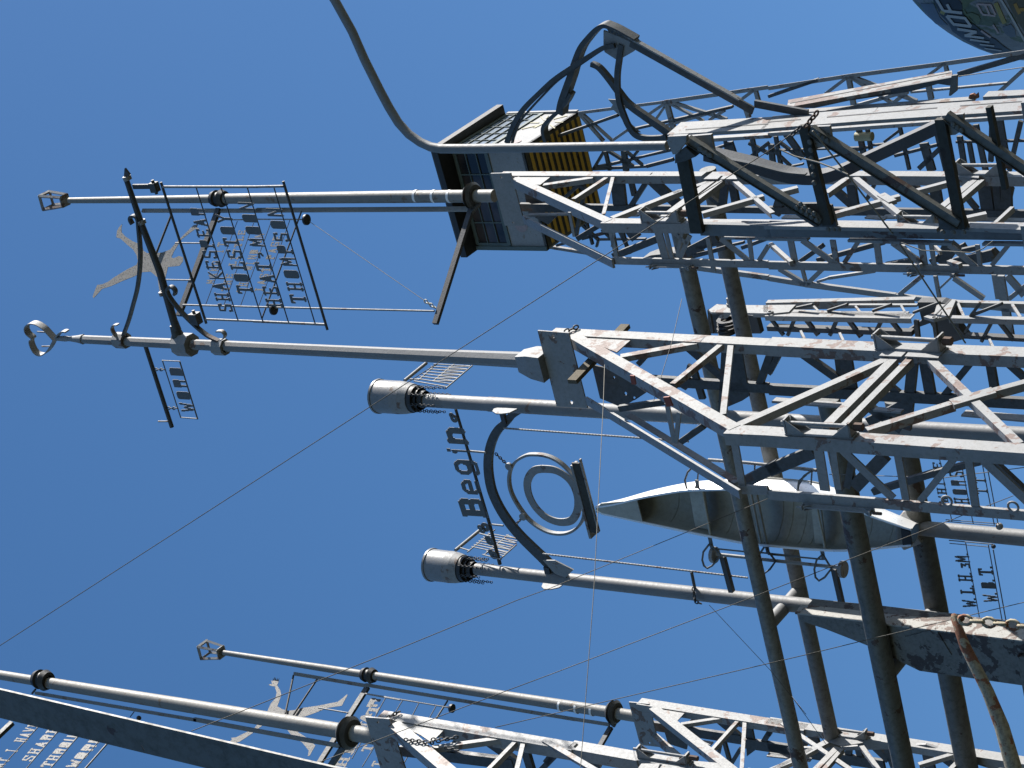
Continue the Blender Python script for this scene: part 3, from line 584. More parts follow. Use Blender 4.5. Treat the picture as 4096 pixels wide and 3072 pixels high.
# collars and scrolls
NP = PL(HP.P, G1)
def strip(pl, r, pts, wd, th_=.014, mat='grey', name='scroll', parent=None, off=0.0, lab=None):
    """flat bar bent in the plane: wide along the plane normal"""
    P = pl.off(off) if off else pl; Q = [P.at(px(r, x, y)) for x, y in pts]
    # smooth once (Catmull-Rom)
    R_ = []
    for i in range(len(Q) - 1):
        a, b, c_, d = Q[max(i - 1, 0)], Q[i], Q[i + 1], Q[min(i + 2, len(Q) - 1)]
        for k in range(5):
            u = k / 5; R_.append(.5 * ((2 * b) + (c_ - a) * u + (2 * a - 5 * b + 4 * c_ - d) * u * u + (3 * b - 3 * c_ + d - a) * u ** 3))
    R_.append(Q[-1]); n = pl.n; vs = []
    for i, p in enumerate(R_):
        tg = (R_[min(i + 1, len(R_) - 1)] - R_[max(i - 1, 0)]).normalized(); s_ = tg.cross(n) * th_ / 2
        vs += [p + n * wd / 2 + s_, p + n * wd / 2 - s_, p - n * wd / 2 - s_, p - n * wd / 2 + s_]
    fs = [(4 * i + j, 4 * i + (j + 1) % 4, 4 * i + 4 + (j + 1) % 4, 4 * i + 4 + j) for i in range(len(R_) - 1) for j in range(4)] + [(0, 1, 2, 3), (4 * len(R_) - 1, 4 * len(R_) - 2, 4 * len(R_) - 3, 4 * len(R_) - 4)]
    return MB().add(vs, fs).obj(name, mat, parent)
strip(NP, 'c', [(480, 340), (430, 285), (380, 235), (320, 200), (275, 195), (240, 215), (230, 250), (250, 290), (290, 325), (272, 345), (280, 390), (310, 445), (355, 470), (400, 455), (440, 410), (475, 345)], .10, .014, 'grey', 'heart', t)
tubes(t, 'heart_prong', 'grey', NP, 'c', [(322, 274, 385, 278, 13), (362, 401, 445, 400, 13)], 8)
strip(NP, 'c', [(490, 325), (515, 290), (550, 268), (580, 270)], .08, .02, 'grey', 'leaf', t)
for (x, y) in ((1050, 348), (1600, 385), (1905, 405)):
    P = HP.at(px('c', x, y)); k = 1.75 if x == 1600 else 1.25
    MB().lathe(P - UPW * .07 * k, UPW, [(0, .07), (0, .085 * k), (.14 * k, .085 * k), (.14 * k, .06)], 8, False).obj('collar', 'grey', t)
strip(NP, 'c', [(1030, 335), (985, 285), (970, 245), (985, 215), (1020, 212)], .06, .014, 'grey', 'scroll', t, .05)
strip(NP, 'c', [(1905, 345), (1935, 330), (1945, 300), (1920, 270), (1875, 268)], .06, .014, 'grey', 'scroll', t, .05)
# the names sign
SHN = PL(HP.P + NP.n * .0, G1)
t = thing('names_sign', 'openwork sign with dark letters starting SHAKESPEAR, on the arm of the heart mast', 'sign', tuple(SHN.P)); SG2 = t
_, q_ = taper(t, 'arm', 'char', [('a', 1085, 235), ('a', 1215, 620), ('a', 1380, 1050), ('a', 1500, 1470), ('c', 1530, 260)], [11, 13, 15, 16, 18], SHN, 'a', 14)
taper(t, 'arm_flare', 'dull', [('c', 1500, 215), ('c', 1530, 290), ('c', 1545, 345)], [17, 24, 36], SHN, 'c', 12)
plate(t, 'arrow_tip', 'char', SHN, 'a', [(1075, 160), (1118, 215), (1100, 235), (1070, 232)], .03, .015)
for (x, y) in ((1100, 245), (1225, 625), (1410, 1240)):
    P = SHN.at(px('a', x, y)); d_ = (SHN.at(px('a', 1380, 1050)) - SHN.at(px('a', 1215, 620))).normalized()
    MB().lathe(P - d_ * .03, d_, [(0, .03), (0, .055), (.05, .055), (.05, .03)], 12).obj('knuckle', 'grey', t)
strip(SHN, 'a', [(1145, 640), (1125, 600), (1135, 572), (1165, 570), (1190, 600), (1200, 700), (1212, 850), (1210, 1000), (1190, 1180), (1150, 1340), (1110, 1480), (1065, 1600)], .06, .03, 'dull', 'scroll', t, .03)
strip(SHN, 'a', [(1510, 1250), (1515, 1215), (1490, 1185), (1460, 1185), (1445, 1220), (1480, 1290), (1560, 1390), (1680, 1510), (1790, 1600), (1890, 1650)], .06, .03, 'dull', 'scroll', t, .03)
tubes(t, 'frame_rail', 'grey', SHN, 'a', [(1400, 318, 2230, 318, 24), (1770, 1462, 2230, 1480, 20)], 10)
tubes(t, 'frame_rail', 'grey', SHN, 'b', [(-20, 318, 240, 313, 24), (-20, 1480, 600, 1508, 24)], 10)
tubes(t, 'frame_bar', 'char', SHN, 'a', [(1390, 278, 1782, 1498, 24)], 10)
tubes(t, 'frame_bar', 'char', SHN, 'b', [(235, 270, 617, 1553, 24)], 10)
tubes(t, 'letter_bar', 'char', SHN, 'u', [(235, 30, 695, 1495, 14), (510, 30, 968, 1500, 14), (800, 30, 1255, 1520, 14), (1095, 30, 1550, 1535, 14)], 8)
bars(t, 'hanger', 'char', SHN, 'a', [(1145, 320, 1310, 318, 38)], t=.03)
bars(t, 'hanger', 'dull', SHN, 'a', [(1615, 1455, 1700, 1462, 46)], t=.05)
for (x, y, s_) in ((1335, 320, .07), (1690, 1455, .085)):
    P = SHN.at(px('a', x, y), .02); MB().bar(P - UPW * s_ * .7, P + UPW * s_ * .7, s_ * 1.7, s_ * 1.2, SHN.n, .5).tube([P - G1 * s_ * 1.3, P + G1 * s_ * 1.3], .02, 8).obj('coupling', 'dull', t)
word(t, 'SHAKESPEAR', 'sign', SHN, 'u', 645, 1402, 300, 225, -152, -6, .70, .004, .008)
word(t, 'TOLSTOY', 'sign', SHN, 'u', 862, 1204, 600, 290, -160, -6, .66, .004, .008)
word(t, 'HEATjMOON', 'sign', SHN, 'u', 1190, 1352, 846, 150, -165, -6, .66, .004, .008)
word(t, 'THOMPSON', 'sign', SHN, 'u', 1455, 1310, 1160, 215, -165, -6, .66, .004, .008)
# WORD sign
t = thing('word_sign', 'small framed sign reading WORD, chained to a pipe arm of the heart mast', 'sign', tuple(SHN.at(px('c', 1500, 700))))
taper(t, 'arm', 'char', [('c', 1258, 400), ('c', 1370, 745), ('c', 1485, 1098)], [9, 9, 9], SHN, 'c', 12)
tubes(t, 'stub', 'grey', SHN, 'c', [(1368, 1049, 1450, 1049, 14)], 8)
tubes(t, 'frame_bar', 'sign', SHN, 'c', [(1402, 520, 1562, 1018, 10), (1552, 528, 1708, 1030, 13)], 8)
tubes(t, 'frame_bar', 'grey', SHN, 'c', [(1400, 523, 1555, 530, 10), (1560, 1015, 1706, 1026, 11)], 8)
word(t, 'WORD', 'sign', SHN, 'c', 1682, 965, 1555, 555, -112, -6, .66, .004)
for y0, x0, x1 in ((600, 1340, 1425), (934, 1450, 1535)):
    MB().chain(SHN.at(px('c', x0, y0)), SHN.at(px('c', x1, y0 + 2)), .055, .008).obj('chain', 'sign', t)

# ================================================================ masts on towers F and E
FP_ = PL(F_.B1.at(px('s', 180, 1330), -.12), XW)
t = thing('round_mast', 'thick cream round mast with a black collar, running off the left edge', 'mast', foot(FP_.P), 'round masts with box lanterns'); MASTF = t
taper(t, 'pole', 'mast', [('s', 260, 1345), ('s', -20, 1300), ('r', 1600, 1290), ('r', 500, 1095), ('r', 0, 1010), ('q', 1500, 830), ('q', 620, 660), ('q', 500, 630), ('q', -60, 545), ('q', -2200, 215)], [34, 33, 31.5, 29, 27.5, 25.5, 23, 20, 19, 13], FP_, 'q')
lantern(t, FP_, px('q', -2215, 212), px('q', -2700, 140), 30, 44)
ring_clamp(t, FP_.at(px('q', 540, 640)), m_of(23, FP_.P), 'dark', 1.6)
ring_clamp(t, FP_.at(px('r', 1740, 1310)), m_of(33, FP_.P), 'dull', 1.0)
FPb = PL(FP_.P, XW)
bars(t, 'flat_bar', 'mast', FPb, 'q', [(400, 785, 2260, 1100, 34)], t=.04, off=.02)
bars(t, 'flat_bar', 'mast', FPb, 'r', [(180, 1175, 1625, 1440, 40)], t=.04, off=.02)
bars(t, 'bracket', 'dull', FPb, 'r', [(1740, 1330, 1640, 1440, 90)], t=.05, off=.02)
tubes(t, 'stay_bar', 'char', FPb, 'q', [(370, 790, 410, 740, 26), (1545, 1000, 1500, 1058, 12)], 8)
MB().sphere(FPb.at(px('q', 1600, 1072)), m_of(11, FPb.P)).obj('disc_weight', 'dark', t)
bars(t, 'lower_arm', 'dull', FPb, 'r', [(1640, 1450, 1470, 1700, 48)], t=.05, off=.02)

EP = PL(E_.B1.at(px('o', 750, 1215), -.12), XW)
t = thing('round_mast', 'slender grey round mast with a box lantern at its tip in the lower left sky', 'mast', foot(EP.P), 'round masts with box lanterns'); MASTE = t
taper(t, 'pole', 'mast', [('o', 760, 1215), ('o', 300, 1150), ('o', 0, 1105), ('s', 1200, 895), ('s', 300, 755), ('s', 200, 735), ('r', 1500, 665), ('r', 480, 518)], [24, 23, 22, 20, 17.5, 15.5, 15, 10.5], EP, 'r')
ring_clamp(t, EP.at(px('r', 1945, 745)), m_of(17, EP.P), 'dark', 1.7)
ring_clamp(t, EP.at(px('o', 575, 1180)), m_of(24, EP.P), 'dull', 1.0)
for x, y in ((97, 1118), (238, 1140), (370, 1160)):
    P = EP.at(px('o', x, y)); MB().lathe(P, UPW, [(-.02, m_of(22.6, P)), (-.018, m_of(23.8, P)), (.018, m_of(23.8, P)), (.02, m_of(22.6, P))], 32).obj('white_band', 'weld', t)
lantern(t, EP, px('r', 455, 515), px('r', 285, 490), 25, 38)
bars(t, 'flat_bar', 'mast', EP, 'r', [(1165, 725, 1880, 845, 34)], t=.03, off=.02)
bars(t, 'flat_bar', 'mast', EP, 's', [(150, 835, 2212, 1175, 34)], t=.03, off=.02)
bars(t, 'flat_bar', 'mast', EP, 'o', [(0, 1205, 510, 1285, 30)], t=.03, off=.02)
bars(t, 'bracket', 'dull', EP, 'o', [(575, 1190, 525, 1290, 60)], t=.04, off=.02)
SDE = hdir(px('r', 1885, 850), px('r', 1400, 1630)); S2 = PL(EP.at(px('r', 1885, 850)), SDE)
t = thing('perforated_sign', 'perforated sign with a waving human silhouette, behind the thick cream mast', 'sign', tuple(S2.P), 'perforated signs on the masts')
bars(t, 'arm', 'dull', S2, 'r', [(1885, 850, 1385, 1640, 40)], t=.05)
bars(t, 'arm', 'char', S2, 'o', [(520, 1300, 300, 1680, 34)], t=.05)
tubes(t, 'brace', 'char', S2, 'r', [(1165, 740, 1085, 1115, 20), (1400, 775, 1150, 1150, 20)], 8)
tubes(t, 'rail', 'grey', S2, 'r', [(1410, 1060, 1700, 1110, 16), (1870, 922, 2212, 985, 14), (1430, 1610, 1700, 1660, 14)], 8)
tubes(t, 'rail', 'grey', S2, 's', [(150, 920, 1000, 1062, 15)], 8)
tubes(t, 'rail', 'sign', S2, 's', [(350, 962, 20, 1560, 10), (515, 990, 120, 1640, 10), (675, 1018, 350, 1640, 10), (845, 1045, 500, 1660, 10), (960, 990, 840, 1180, 18)], 8)
MB().lathe(S2.at(px('s', 1002, 1065)), UPW, [(-.02, .001), (-.02, .07), (.02, .07), (.02, .001)], 20).obj('disc_weight', 'dark', t)
FIG2 = [(985, 762), (995, 790), (1005, 765), (1012, 790), (1024, 768), (1015, 810), (1005, 840), (1035, 890), (1045, 930), (1030, 980), (1005, 1045), (1060, 1075), (1120, 1088), (1180, 1080), (1250, 1060), (1400, 1040), (1500, 1020), (1600, 1000), (1640, 970), (1690, 928), (1697, 935), (1660, 1000), (1640, 1040), (1600, 1045), (1500, 1060), (1400, 1100), (1280, 1145), (1200, 1150), (1210, 1300), (1290, 1350), (1380, 1430), (1345, 1490), (1325, 1530), (1305, 1535), (1315, 1480), (1250, 1400), (1150, 1340), (1100, 1270), (1060, 1200), (980, 1190), (900, 1180), (850, 1240), (760, 1310), (640, 1390), (570, 1415), (530, 1400), (560, 1370), (550, 1355), (600, 1350), (700, 1300), (780, 1260), (840, 1180), (910, 1090), (940, 1020), (985, 970), (1000, 910), (980, 850), (950, 845), (922, 835), (925, 828), (955, 825), (945, 790), (960, 800), (965, 768), (978, 795), (975, 762)]
plate(t, 'figure_silhouette', 'perf', S2, 'r', FIG2, .006, -.03)
word(t, 'HEAR', 'perf', S2, 's', 10, 1500, 335, 910, -95, -8, .6, .006)
word(t, 'HE IT', 'perf', S2, 'r', 1670, 1640, 2045, 1000, -95, -8, .7, .006)
word(t, 'TI', 'perf', S2, 's', 195, 1490, 320, 1300, -85, -8, .6, .006)
word(t, 'TA', 'perf', S2, 'r', 2010, 1640, 2090, 1480, -80, -8, .6, .006)
SDF = hdir(px('q', 1240, 1360), px('q', 990, 1647)); S3 = PL(FP_.P, SDF)
t = thing('perforated_sign', 'perforated sign with four rows of pale mesh letters at the lower left corner', 'sign', tuple(S3.at(px('q', 700, 1500))), 'perforated signs on the masts')
bars(t, 'arm', 'dull', S3, 'q', [(130, 1110, -60, 1290, 36)], t=.05)
tubes(t, 'rail', 'sign', S3, 'q', [(440, 1175, -30, 1690, 12), (670, 1225, 270, 1690, 12), (905, 1280, 550, 1690, 12), (1145, 1335, 830, 1690, 12)], 8)
tubes(t, 'rail', 'grey', S3, 'q', [(1250, 1350, 950, 1690, 22)], 8)
word(t, 'AT I HAVE', 'perf', S3, 'q', 30, 1640, 490, 1120, -125, -12, .7, .006)
word(t, 'SHARE', 'perf', S3, 'q', 370, 1570, 720, 1170, -125, -12, .72, .006)
word(t, 'THROUG', 'perf', S3, 'q', 590, 1640, 990, 1190, -125, -12, .76, .006)
word(t, 'WORD', 'perf', S3, 'q', 885, 1640, 1215, 1270, -125, -12, .78, .006)
# ================================================================ horizontal pipes, cross stubs, poles
P1p = atY(px('D', 1608, 1120), 25.4)
def hpipe(P, pa, pb, rpx, label, grp='horizontal steel pipes', mt='pipel'):
    A, B = near(P, G1, pa), near(P, G1, pb); R = m_of(rpx, P)
    o = MB().tube([A, B], R, 28).obj('steel_pipe', mt); return solo(o, label, 'pipe', grp), R
# D coordinates scale .54004: points along centre lines
_, R1 = hpipe(P1p, px('D', 1408, 470), px('D', 1750, 1760), 32, 'nearest-left dark horizontal pipe passing in front of the canoe and the long bare pole')
S0 = near(P1p, G1, px('p', 110, 400))
P2p = near(S0, G2, px('p', 330, 170)); 
_, R2 = hpipe(P2p, px('D', 1508, 370), px('p', 655, 1440), 31, 'dark horizontal pipe behind the canoe, ending in a rounded cap on the distant tower')
MB().sphere(near(P2p, G1, px('p', 655, 1440)), R2, 20).obj('pipe_cap', 'pipel')
bpy.data.objects['pipe_cap'].parent = None
capo = bpy.data.objects['pipe_cap']; pp = [o for o in bpy.data.objects if o.name.startswith('steel_pipe')][-1]
capo.parent = pp; capo.location = capo.location - pp.location
stub_a = MB().tube([S0, P2p], R1 * .9, 24).obj('cross_pipe', 'pole'); solo(stub_a, 'short light grey cross pipe joining the two pipes either side of the long bare pole', 'pipe', 'short cross pipes')
P3p = atY(px('p', 1000, 800), 25.5)
_, R3 = hpipe(P3p, px('D', 1800, 860), px('D', 1990, 1760), 45, 'thickest dark mossy horizontal pipe, in front of the peeling box girder', mt='pipe')
S3_ = near(P3p, G1, px('p', 1150, 830)); P4p = near(S3_, G2, px('p', 1500, 330))
_, R4 = hpipe(P4p, px('D', 1945, 860), px('p', 1840, 1780), 46, 'thick dark horizontal pipe behind the peeling box girder, right of the initials', mt='pipe')
solo(MB().tube([S3_, P4p], R3 * .85, 24).obj('cross_pipe', 'pole'), 'short light grey cross pipe passing through the peeling box girder', 'pipe', 'short cross pipes')
# long bare pole D
PD = near(S0, G2, px('p', 130, 250)); QD = PL(PD, XW); MD = PL(PD, G1)
def can(th, pl, r, top, bot, mid, rt):
    """bucket cap: closed drum, shorter tapering collar, open dark underside"""
    T_, B_, M_ = pl.at(px(r, *top)), pl.at(px(r, *bot)), pl.at(px(r, *mid)); c = V((T_.x * .5 + B_.x * .5, T_.y, 0)); R_ = m_of(rt / REG[r][2], T_)
    h = T_.z - B_.z; hm = M_.z - B_.z; A = V((c.x, c.y, B_.z))
    MB().lathe(A, UPW, [(hm, R_ * .995), (h - .03, R_), (h - .03, R_ * 1.05), (h, R_ * 1.06), (h + .01, R_ * 1.0), (h + .01, .001)], 40).obj('drum', 'drum', th)
    MB().lathe(A, UPW, [(0, R_ * .86), (hm * .5, R_ * .96), (hm, R_ * 1.0)], 40).obj('tapered_collar', 'grey', th)
    MB().lathe(A, UPW, [(0.005, R_ * .85), (hm * .5, R_ * .9), (hm, R_ * .9), (hm, .001)], 40).obj('drum_inside', 'dark', th)
    MB().lathe(A - UPW * h * .22, UPW, [(0, R_ * .66), (h * .1, R_ * .62), (h * .1, R_ * .80), (h * .24, R_ * .82)], 32).obj('inner_sleeve', 'dark', th)
    MB().lathe(A - UPW * h * .34, UPW, [(0, R_ * .5), (h * .14, R_ * .54), (h * .14, R_ * .4)], 32).obj('inner_sleeve', 'dark', th)
    random.seed(int(R_ * 1000))
    for k in range(8):
        a = 2 * pi * k / 8 + .3; P = A + V((cos(a), sin(a), 0)) * R_ * .76
        MB().chain(P, P - UPW * h * (.62 + .2 * random.random()), .05, .0055).obj('chain', 'char', th)
t = thing('drum_topped_pole', 'long bare pole with a drum cap and chains, lower of two beside the Begin sign', 'pole', foot(PD), 'poles with drum caps'); POLED = t
taper(t, 'pole', 'pole', [('w', 780, 680), ('w', 1700, 780), ('m', 400, 1145), ('m', 1700, 1305), ('n', 0, 1330), ('n', 1700, 1500)], [24, 25, 27, 30, 31, 36], QD, 'm', 28)
can(t, QD, 'w', (160, 620), (600, 670), (420, 645), 222)
# pole C
PC = near(PD, G1, px('t', 1400, 590)); QC = PL(PC, XW)
t = thing('drum_topped_pole', 'drum capped pole behind the heart mast, upper of two beside the Begin sign', 'pole', foot(PC), 'poles with drum caps')
taper(t, 'pole', 'pole', [('t', 860, 580), ('t', 1590, 605), ('t', 1600, 605), ('k', 100, 905), ('k', 1400, 1005), ('l', 0, 1035), ('l', 1400, 1115), ('l', 2260, 1175)], [27, 28.5, 30, 30, 32, 33, 34, 36], QC, 't', 28)
can(t, QC, 't', (330, 530), (735, 560), (560, 540), 193)
# pole G (carries the canoe stern and the initials)
PG = near(PD, G1, px('n', 1290, 680)); QG = PL(PG, XW); MG = PL(PG, G1)
t = thing('canoe_pole', 'plain grey pole under the canoe stern, between the two initials signs', 'pole', foot(PG)); POLEG = t
taper(t, 'pole', 'pole', [('n', 1255, 670), ('n', 1540, 700), ('n', 2260, 765)], [30, 32, 34], QG, 'n', 28)
# ---------------------------------------------------------------- Begin sign, arc and rings (plane of the poles)
t = thing('begin_sign', 'slanting bar between the drum capped poles spelling Begin in big steel letters', 'sign', tuple(MD.at(px('d', 1450, 950)))); 
taper(t, 'bar', 'char', [('d', 1345, 580), ('d', 1640, 1580), ('w', 1105, 610)], [6, 7, 8], MD, 'd', 12)
for (c_, a, b, hx, rows, ww) in (('b', (1612, 1502), (1568, 1368), -205, 9, 1), ('e', (1565, 1322), (1528, 1195), -205, 9, 1), ('g', (1502, 1152), (1462, 1022), -200, 9, 1), ('i', (1455, 972), (1440, 920), -185, 9, 1), ('n', (1440, 886), (1395, 752), -200, 9, 1)):
    def f(u, v):
        return MD.at(px('d', a[0] + (b[0] - a[0]) * u + hx * v, a[1] + (b[1] - a[1]) * u - 12 * v), .02)
    mb = MB(); glyph(mb, c_, f, MD.n, .006, .185 if c_ in 'bin' else .135, 1.55); mb.obj('letter', 'sign', t)
for (r_, x, y, R_) in (('d', 1330, 662, 30), ('d', 1308, 635, 20), ('w', 900, 100, 54), ('w', 825, 105, 32), ('w', 862, 150, 34), ('w', 965, 295, 50), ('w', 935, 260, 38), ('w', 1015, 485, 50), ('w', 985, 450, 40)):
    P = MD.at(px(r_, x, y), .04 + .012 * (R_ % 3)); R = m_of(1.35 * R_ / REG[r_][2], P)
    MB().lathe(P, MD.n, [(-.008, .2 * R), (-.008, R), (.0, R), (.0, .2 * R)], 20).obj('washer', 'sign', t)
tubes(t, 'tie', 'grey', MD, 'd', [(1462, 942, 1612, 955, 20)], 8); tubes(t, 'tie', 'grey', MD, 'w', [(975, 60, 1150, 78, 28)], 8)
t = thing('steel_arc', 'broad curved steel channel arching between the drum capped poles, holding the hanging rings', 'sculpture arc', tuple(MD.at(px('y', 260, 750)))); ARC = t
ARCP = [(520, 195), (455, 270), (390, 330), (330, 430), (290, 560), (275, 700), (285, 860), (320, 1020), (390, 1180), (490, 1340), (620, 1500), (760, 1640), (870, 1745), (980, 1850), (1100, 1915)]
def chan(pl, r, pts, wpx, dep, mat, name, parent, off=0.0):
    P = pl.off(off); Q = [P.at(px(r, x, y)) for x, y in pts]; R_ = []
    for i in range(len(Q) - 1):
        a, b, c_, d = Q[max(i - 1, 0)], Q[i], Q[i + 1], Q[min(i + 2, len(Q) - 1)]
        for k in range(6):
            u = k / 6; R_.append(.5 * ((2 * b) + (c_ - a) * u + (2 * a - 5 * b + 4 * c_ - d) * u * u + (3 * b - 3 * c_ + d - a) * u ** 3))
    R_.append(Q[-1]); n = pl.n; w_ = [m_of((wpx if not isinstance(wpx, tuple) else wpx[0] + (wpx[1] - wpx[0]) * i / len(R_)) / REG[r][2] / 2, p) for i, p in enumerate(R_)]; vs = []
    for i, p in enumerate(R_):
        tg = (R_[min(i + 1, len(R_) - 1)] - R_[max(i - 1, 0)]).normalized(); s_ = tg.cross(n) * w_[i]
        vs += [p + s_, p - s_, p - s_ - n * dep, p + s_ - n * dep]
    fs = [(4 * i + j, 4 * i + (j + 1) % 4, 4 * i + 4 + (j + 1) % 4, 4 * i + 4 + j) for i in range(len(R_) - 1) for j in range(4)] + [(0, 1, 2, 3), (4 * len(R_) - 1, 4 * len(R_) - 2, 4 * len(R_) - 3, 4 * len(R_) - 4)]
    return MB().add(vs, fs).obj(name, mat, parent)
chan(MD, 'y', ARCP, (84, 150), .05, 'dull', 'arc', ARC)
bars(ARC, 'strut', 'char', MD, 'y', [(425, 140, 460, 270, 42), (540, 130, 525, 200, 40)], t=.06, off=.03)
bars(ARC, 'strut', 'char', MD, 'w', [(1740, 660, 1790, 870, 70), (1870, 760, 1900, 890, 60)], t=.06, off=.03)
plate(ARC, 'end_plate', 'grey', MD, 'w', [(1700, 560), (1860, 560), (2120, 690), (2010, 800), (1860, 740)], .02, .06)
plate(ARC, 'end_plate', 'dull', MD, 'y', [(505, 140), (680, 130), (600, 180), (540, 225)], .02, .06)
plate(ARC, 'paddle_plate', 'grey', PL(QC.at(px('y', 460, 110)), G2), 'y', [(330, 122), (345, 95), (380, 85), (480, 88), (605, 95), (520, 138), (430, 150), (370, 148)], .015, .12)
plate(ARC, 'paddle_plate', 'grey', PL(QD.at(px('w', 1790, 900)), G2), 'w', [(1680, 920), (1700, 870), (1780, 850), (1900, 870), (1990, 880), (1920, 930), (1800, 955), (1710, 950)], .015, -.1)
t = thing('hanging_rings', 'thin steel hoop chained inside the arc, around a broad flat ring on a channel bar', 'hoop', tuple(MD.at(px('y', 950, 1050))))
HOOP = [(775, 612), (700, 620), (610, 665), (545, 730), (510, 820), (505, 920), (525, 1020), (570, 1120), (640, 1230), (720, 1330), (820, 1410), (940, 1470), (1060, 1490), (1170, 1475), (1260, 1420), (1320, 1330), (1335, 1230), (1325, 1130), (1300, 1010), (1250, 900), (1180, 810), (1090, 720), (990, 655), (880, 620), (775, 612)]
chan(MD, 'y', HOOP, 28, .06, 'grey', 'hoop', t, .03)
RING = [(880, 765), (800, 780), (740, 840), (712, 930), (730, 1050), (790, 1170), (880, 1270), (980, 1330), (1090, 1355), (1200, 1335), (1260, 1250), (1275, 1130), (1250, 1010), (1190, 900), (1100, 820), (1000, 775), (880, 765)]
chan(MD, 'y', RING, 92, .02, 'grey', 'flat_ring', t, .02)
bars(t, 'channel_bar', 'mossy', MD, 'y', [(1245, 700, 1460, 1470, 78)], t=.03, off=.06)
bars(t, 'channel_flange', 'grey', MD, 'y', [(1202, 728, 1412, 1535, 24)], t=.14, off=.07)
bars(t, 'channel_flange', 'grey', MD, 'y', [(1292, 660, 1502, 1465, 12)], t=.04, off=.07)
for (x, y) in ((515, 735), (670, 1290)):
    P = MD.at(px('y', x, y), .05); MB().lathe(P, MD.n, [(-.02, .001), (-.02, .055), (.02, .055), (.02, .001)], 16).obj('hanger_lug', 'grey', t)
MB().chain(MD.at(px('y', 365, 590)), MD.at(px('y', 510, 730)), .05, .008).obj('chain', 'char', t)
MB().chain(MD.at(px('y', 600, 1365)), MD.at(px('y', 660, 1305)), .05, .008).obj('chain', 'char', t)
# rebar stays
for (r_, a, b, nm) in (('y', (455, 312), (2500, 460), 'upper'), ('m', (-60, 897), (1708, 1104), 'lower')):
    A, B = MD.at(px(r_, *a), .03), MD.at(px(r_, *b), .03); L = (B - A).length; n = int(L / .05); ax = (B - A).normalized(); r0 = .013
    prof = []
    for i in range(n): prof += [(i * L / n, r0), (i * L / n + .012, r0 * 1.22), (i * L / n + .024, r0)]
    o = MB().lathe(A, ax, prof + [(L, r0)], 7).obj('rebar_stay', 'grey')
    solo(o, 'ribbed rebar stay running down from the %s end of the steel arc' % nm, 'rebar', 'ribbed rebar stays')
# comb racks
def rack(lab, main, ends, rails, teeth, r):
    t = thing('comb_rack', lab, 'rack', tuple(MD.at(px(r, *main[0]))), 'comb racks')
    K = PL(MD.at(px(r, *main[0])), hdir(px(r, *main[0]), px(r, *main[1])))
    A, B = K.at(px(r, *main[0])), K.at(px(r, *main[1])); MB().tube([A, B], m_of(9, A) * .8, 10).obj('arm', 'grey', t)
    for (a, b) in rails: MB().tube([K.at(px(r, *a)), K.at(px(r, *b))], .010, 8).obj('rail', 'grey', t)
    for (a, b) in teeth: MB().tube([K.at(px(r, *a)), K.at(px(r, *b))], .009, 6).obj('tine', 'grey', t)
    for (a, b) in ends: MB().tube([K.at(px(r, *a)), K.at(px(r, *b))], .011, 6).obj('link', 'grey', t)
te = []
for i in range(11):
    u = i / 10
    if i % 2 == 0 or True: te.append(((940 - 330 * u * .98, 185 + 262 * u), (1370 - 262 * u, 262 + 300 * u))) if i < 8 else None
for i in range(7):
    u = i / 6; te.append(((1195 - 330 * u, 208 + 270 * u), (1375 - 250 * u, 275 + 270 * u)))
rack('openwork comb rack of thin rods sticking up from the lower drum capped pole', ((490, 418), (830, 140)), [((560, 385), (690, 425)), ((820, 185), (950, 220))], [((655, 445), (1035, 135)), ((890, 480), (1225, 205)), ((1105, 545), (1335, 340))], te, 'w')
te = []
for i in range(8):
    u = i / 7; te.append(((965 - 175 * u * 1.3, 163 + 195 * u), (1385 - 262 * u, 185 + 240 * u)))
for i in range(6):
    u = i / 5; te.append(((1135 - 185 * u, 195 + 160 * u), (1385 - 180 * u, 190 + 170 * u)))
rack('openwork comb rack of thin rods half hidden behind the heart mast', ((630, 352), (880, 150)), [((690, 335), (800, 342))], [((800, 340), (1000, 160)), ((960, 360), (1200, 165)), ((1100, 445), (1410, 180))], te, 't')
# ---------------------------------------------------------------- initials signs on pole G
t = thing('initials_sign', 'rod frame with two rows of cut initials, below the canoe pole at the right edge', 'sign', tuple(MG.at(px('x', 700, 1100))), 'initials signs on the canoe pole')
tubes(t, 'rod', 'sign', MG, 'x', [(588, 785, 712, 1455, 9), (792, 805, 915, 1480, 10), (835, 845, 952, 1495, 11), (440, 765, 830, 800, 10), (445, 792, 800, 825, 8), (700, 1462, 970, 1482, 8)], 8)
word(t, 'W.L.H.3M.', 'sign', MG, 'x', 688, 1365, 605, 850, -122, -5, .98, .004, .01)
word(t, 'W.B.T.', 'sign', MG, 'x', 880, 1318, 815, 965, -126, -5, .98, .004, .01)
MB().sphere(MG.at(px('x', 838, 820)), m_of(9, PG)).obj('knob', 'char', t)
t = thing('initials_sign', 'rod frame with cut letters, seen through the peeling tower', 'sign', tuple(MG.at(px('x', 600, 300))), 'initials signs on the canoe pole')
tubes(t, 'rod', 'sign', MG, 'x', [(352, 20, 465, 595, 9), (545, 50, 655, 610, 9), (738, 80, 845, 625, 10), (785, 120, 878, 610, 10), (410, 580, 880, 615, 8), (410, 595, 850, 632, 8)], 8)
word(t, 'HORSE', 'sign', MG, 'x', 622, 440, 545, 40, -130, -5, .62, .004, .01)
word(t, 'TT', 'sign', MG, 'x', 788, 350, 755, 160, -105, -5, .5, .004, .01)
word(t, 'WHITE', 'sign', MG, 'x', 432, 430, 365, 50, -80, -4, .7, .004, .01)
MB().sphere(MG.at(px('x', 892, 640)), m_of(14, PG)).obj('knob', 'grey', t)
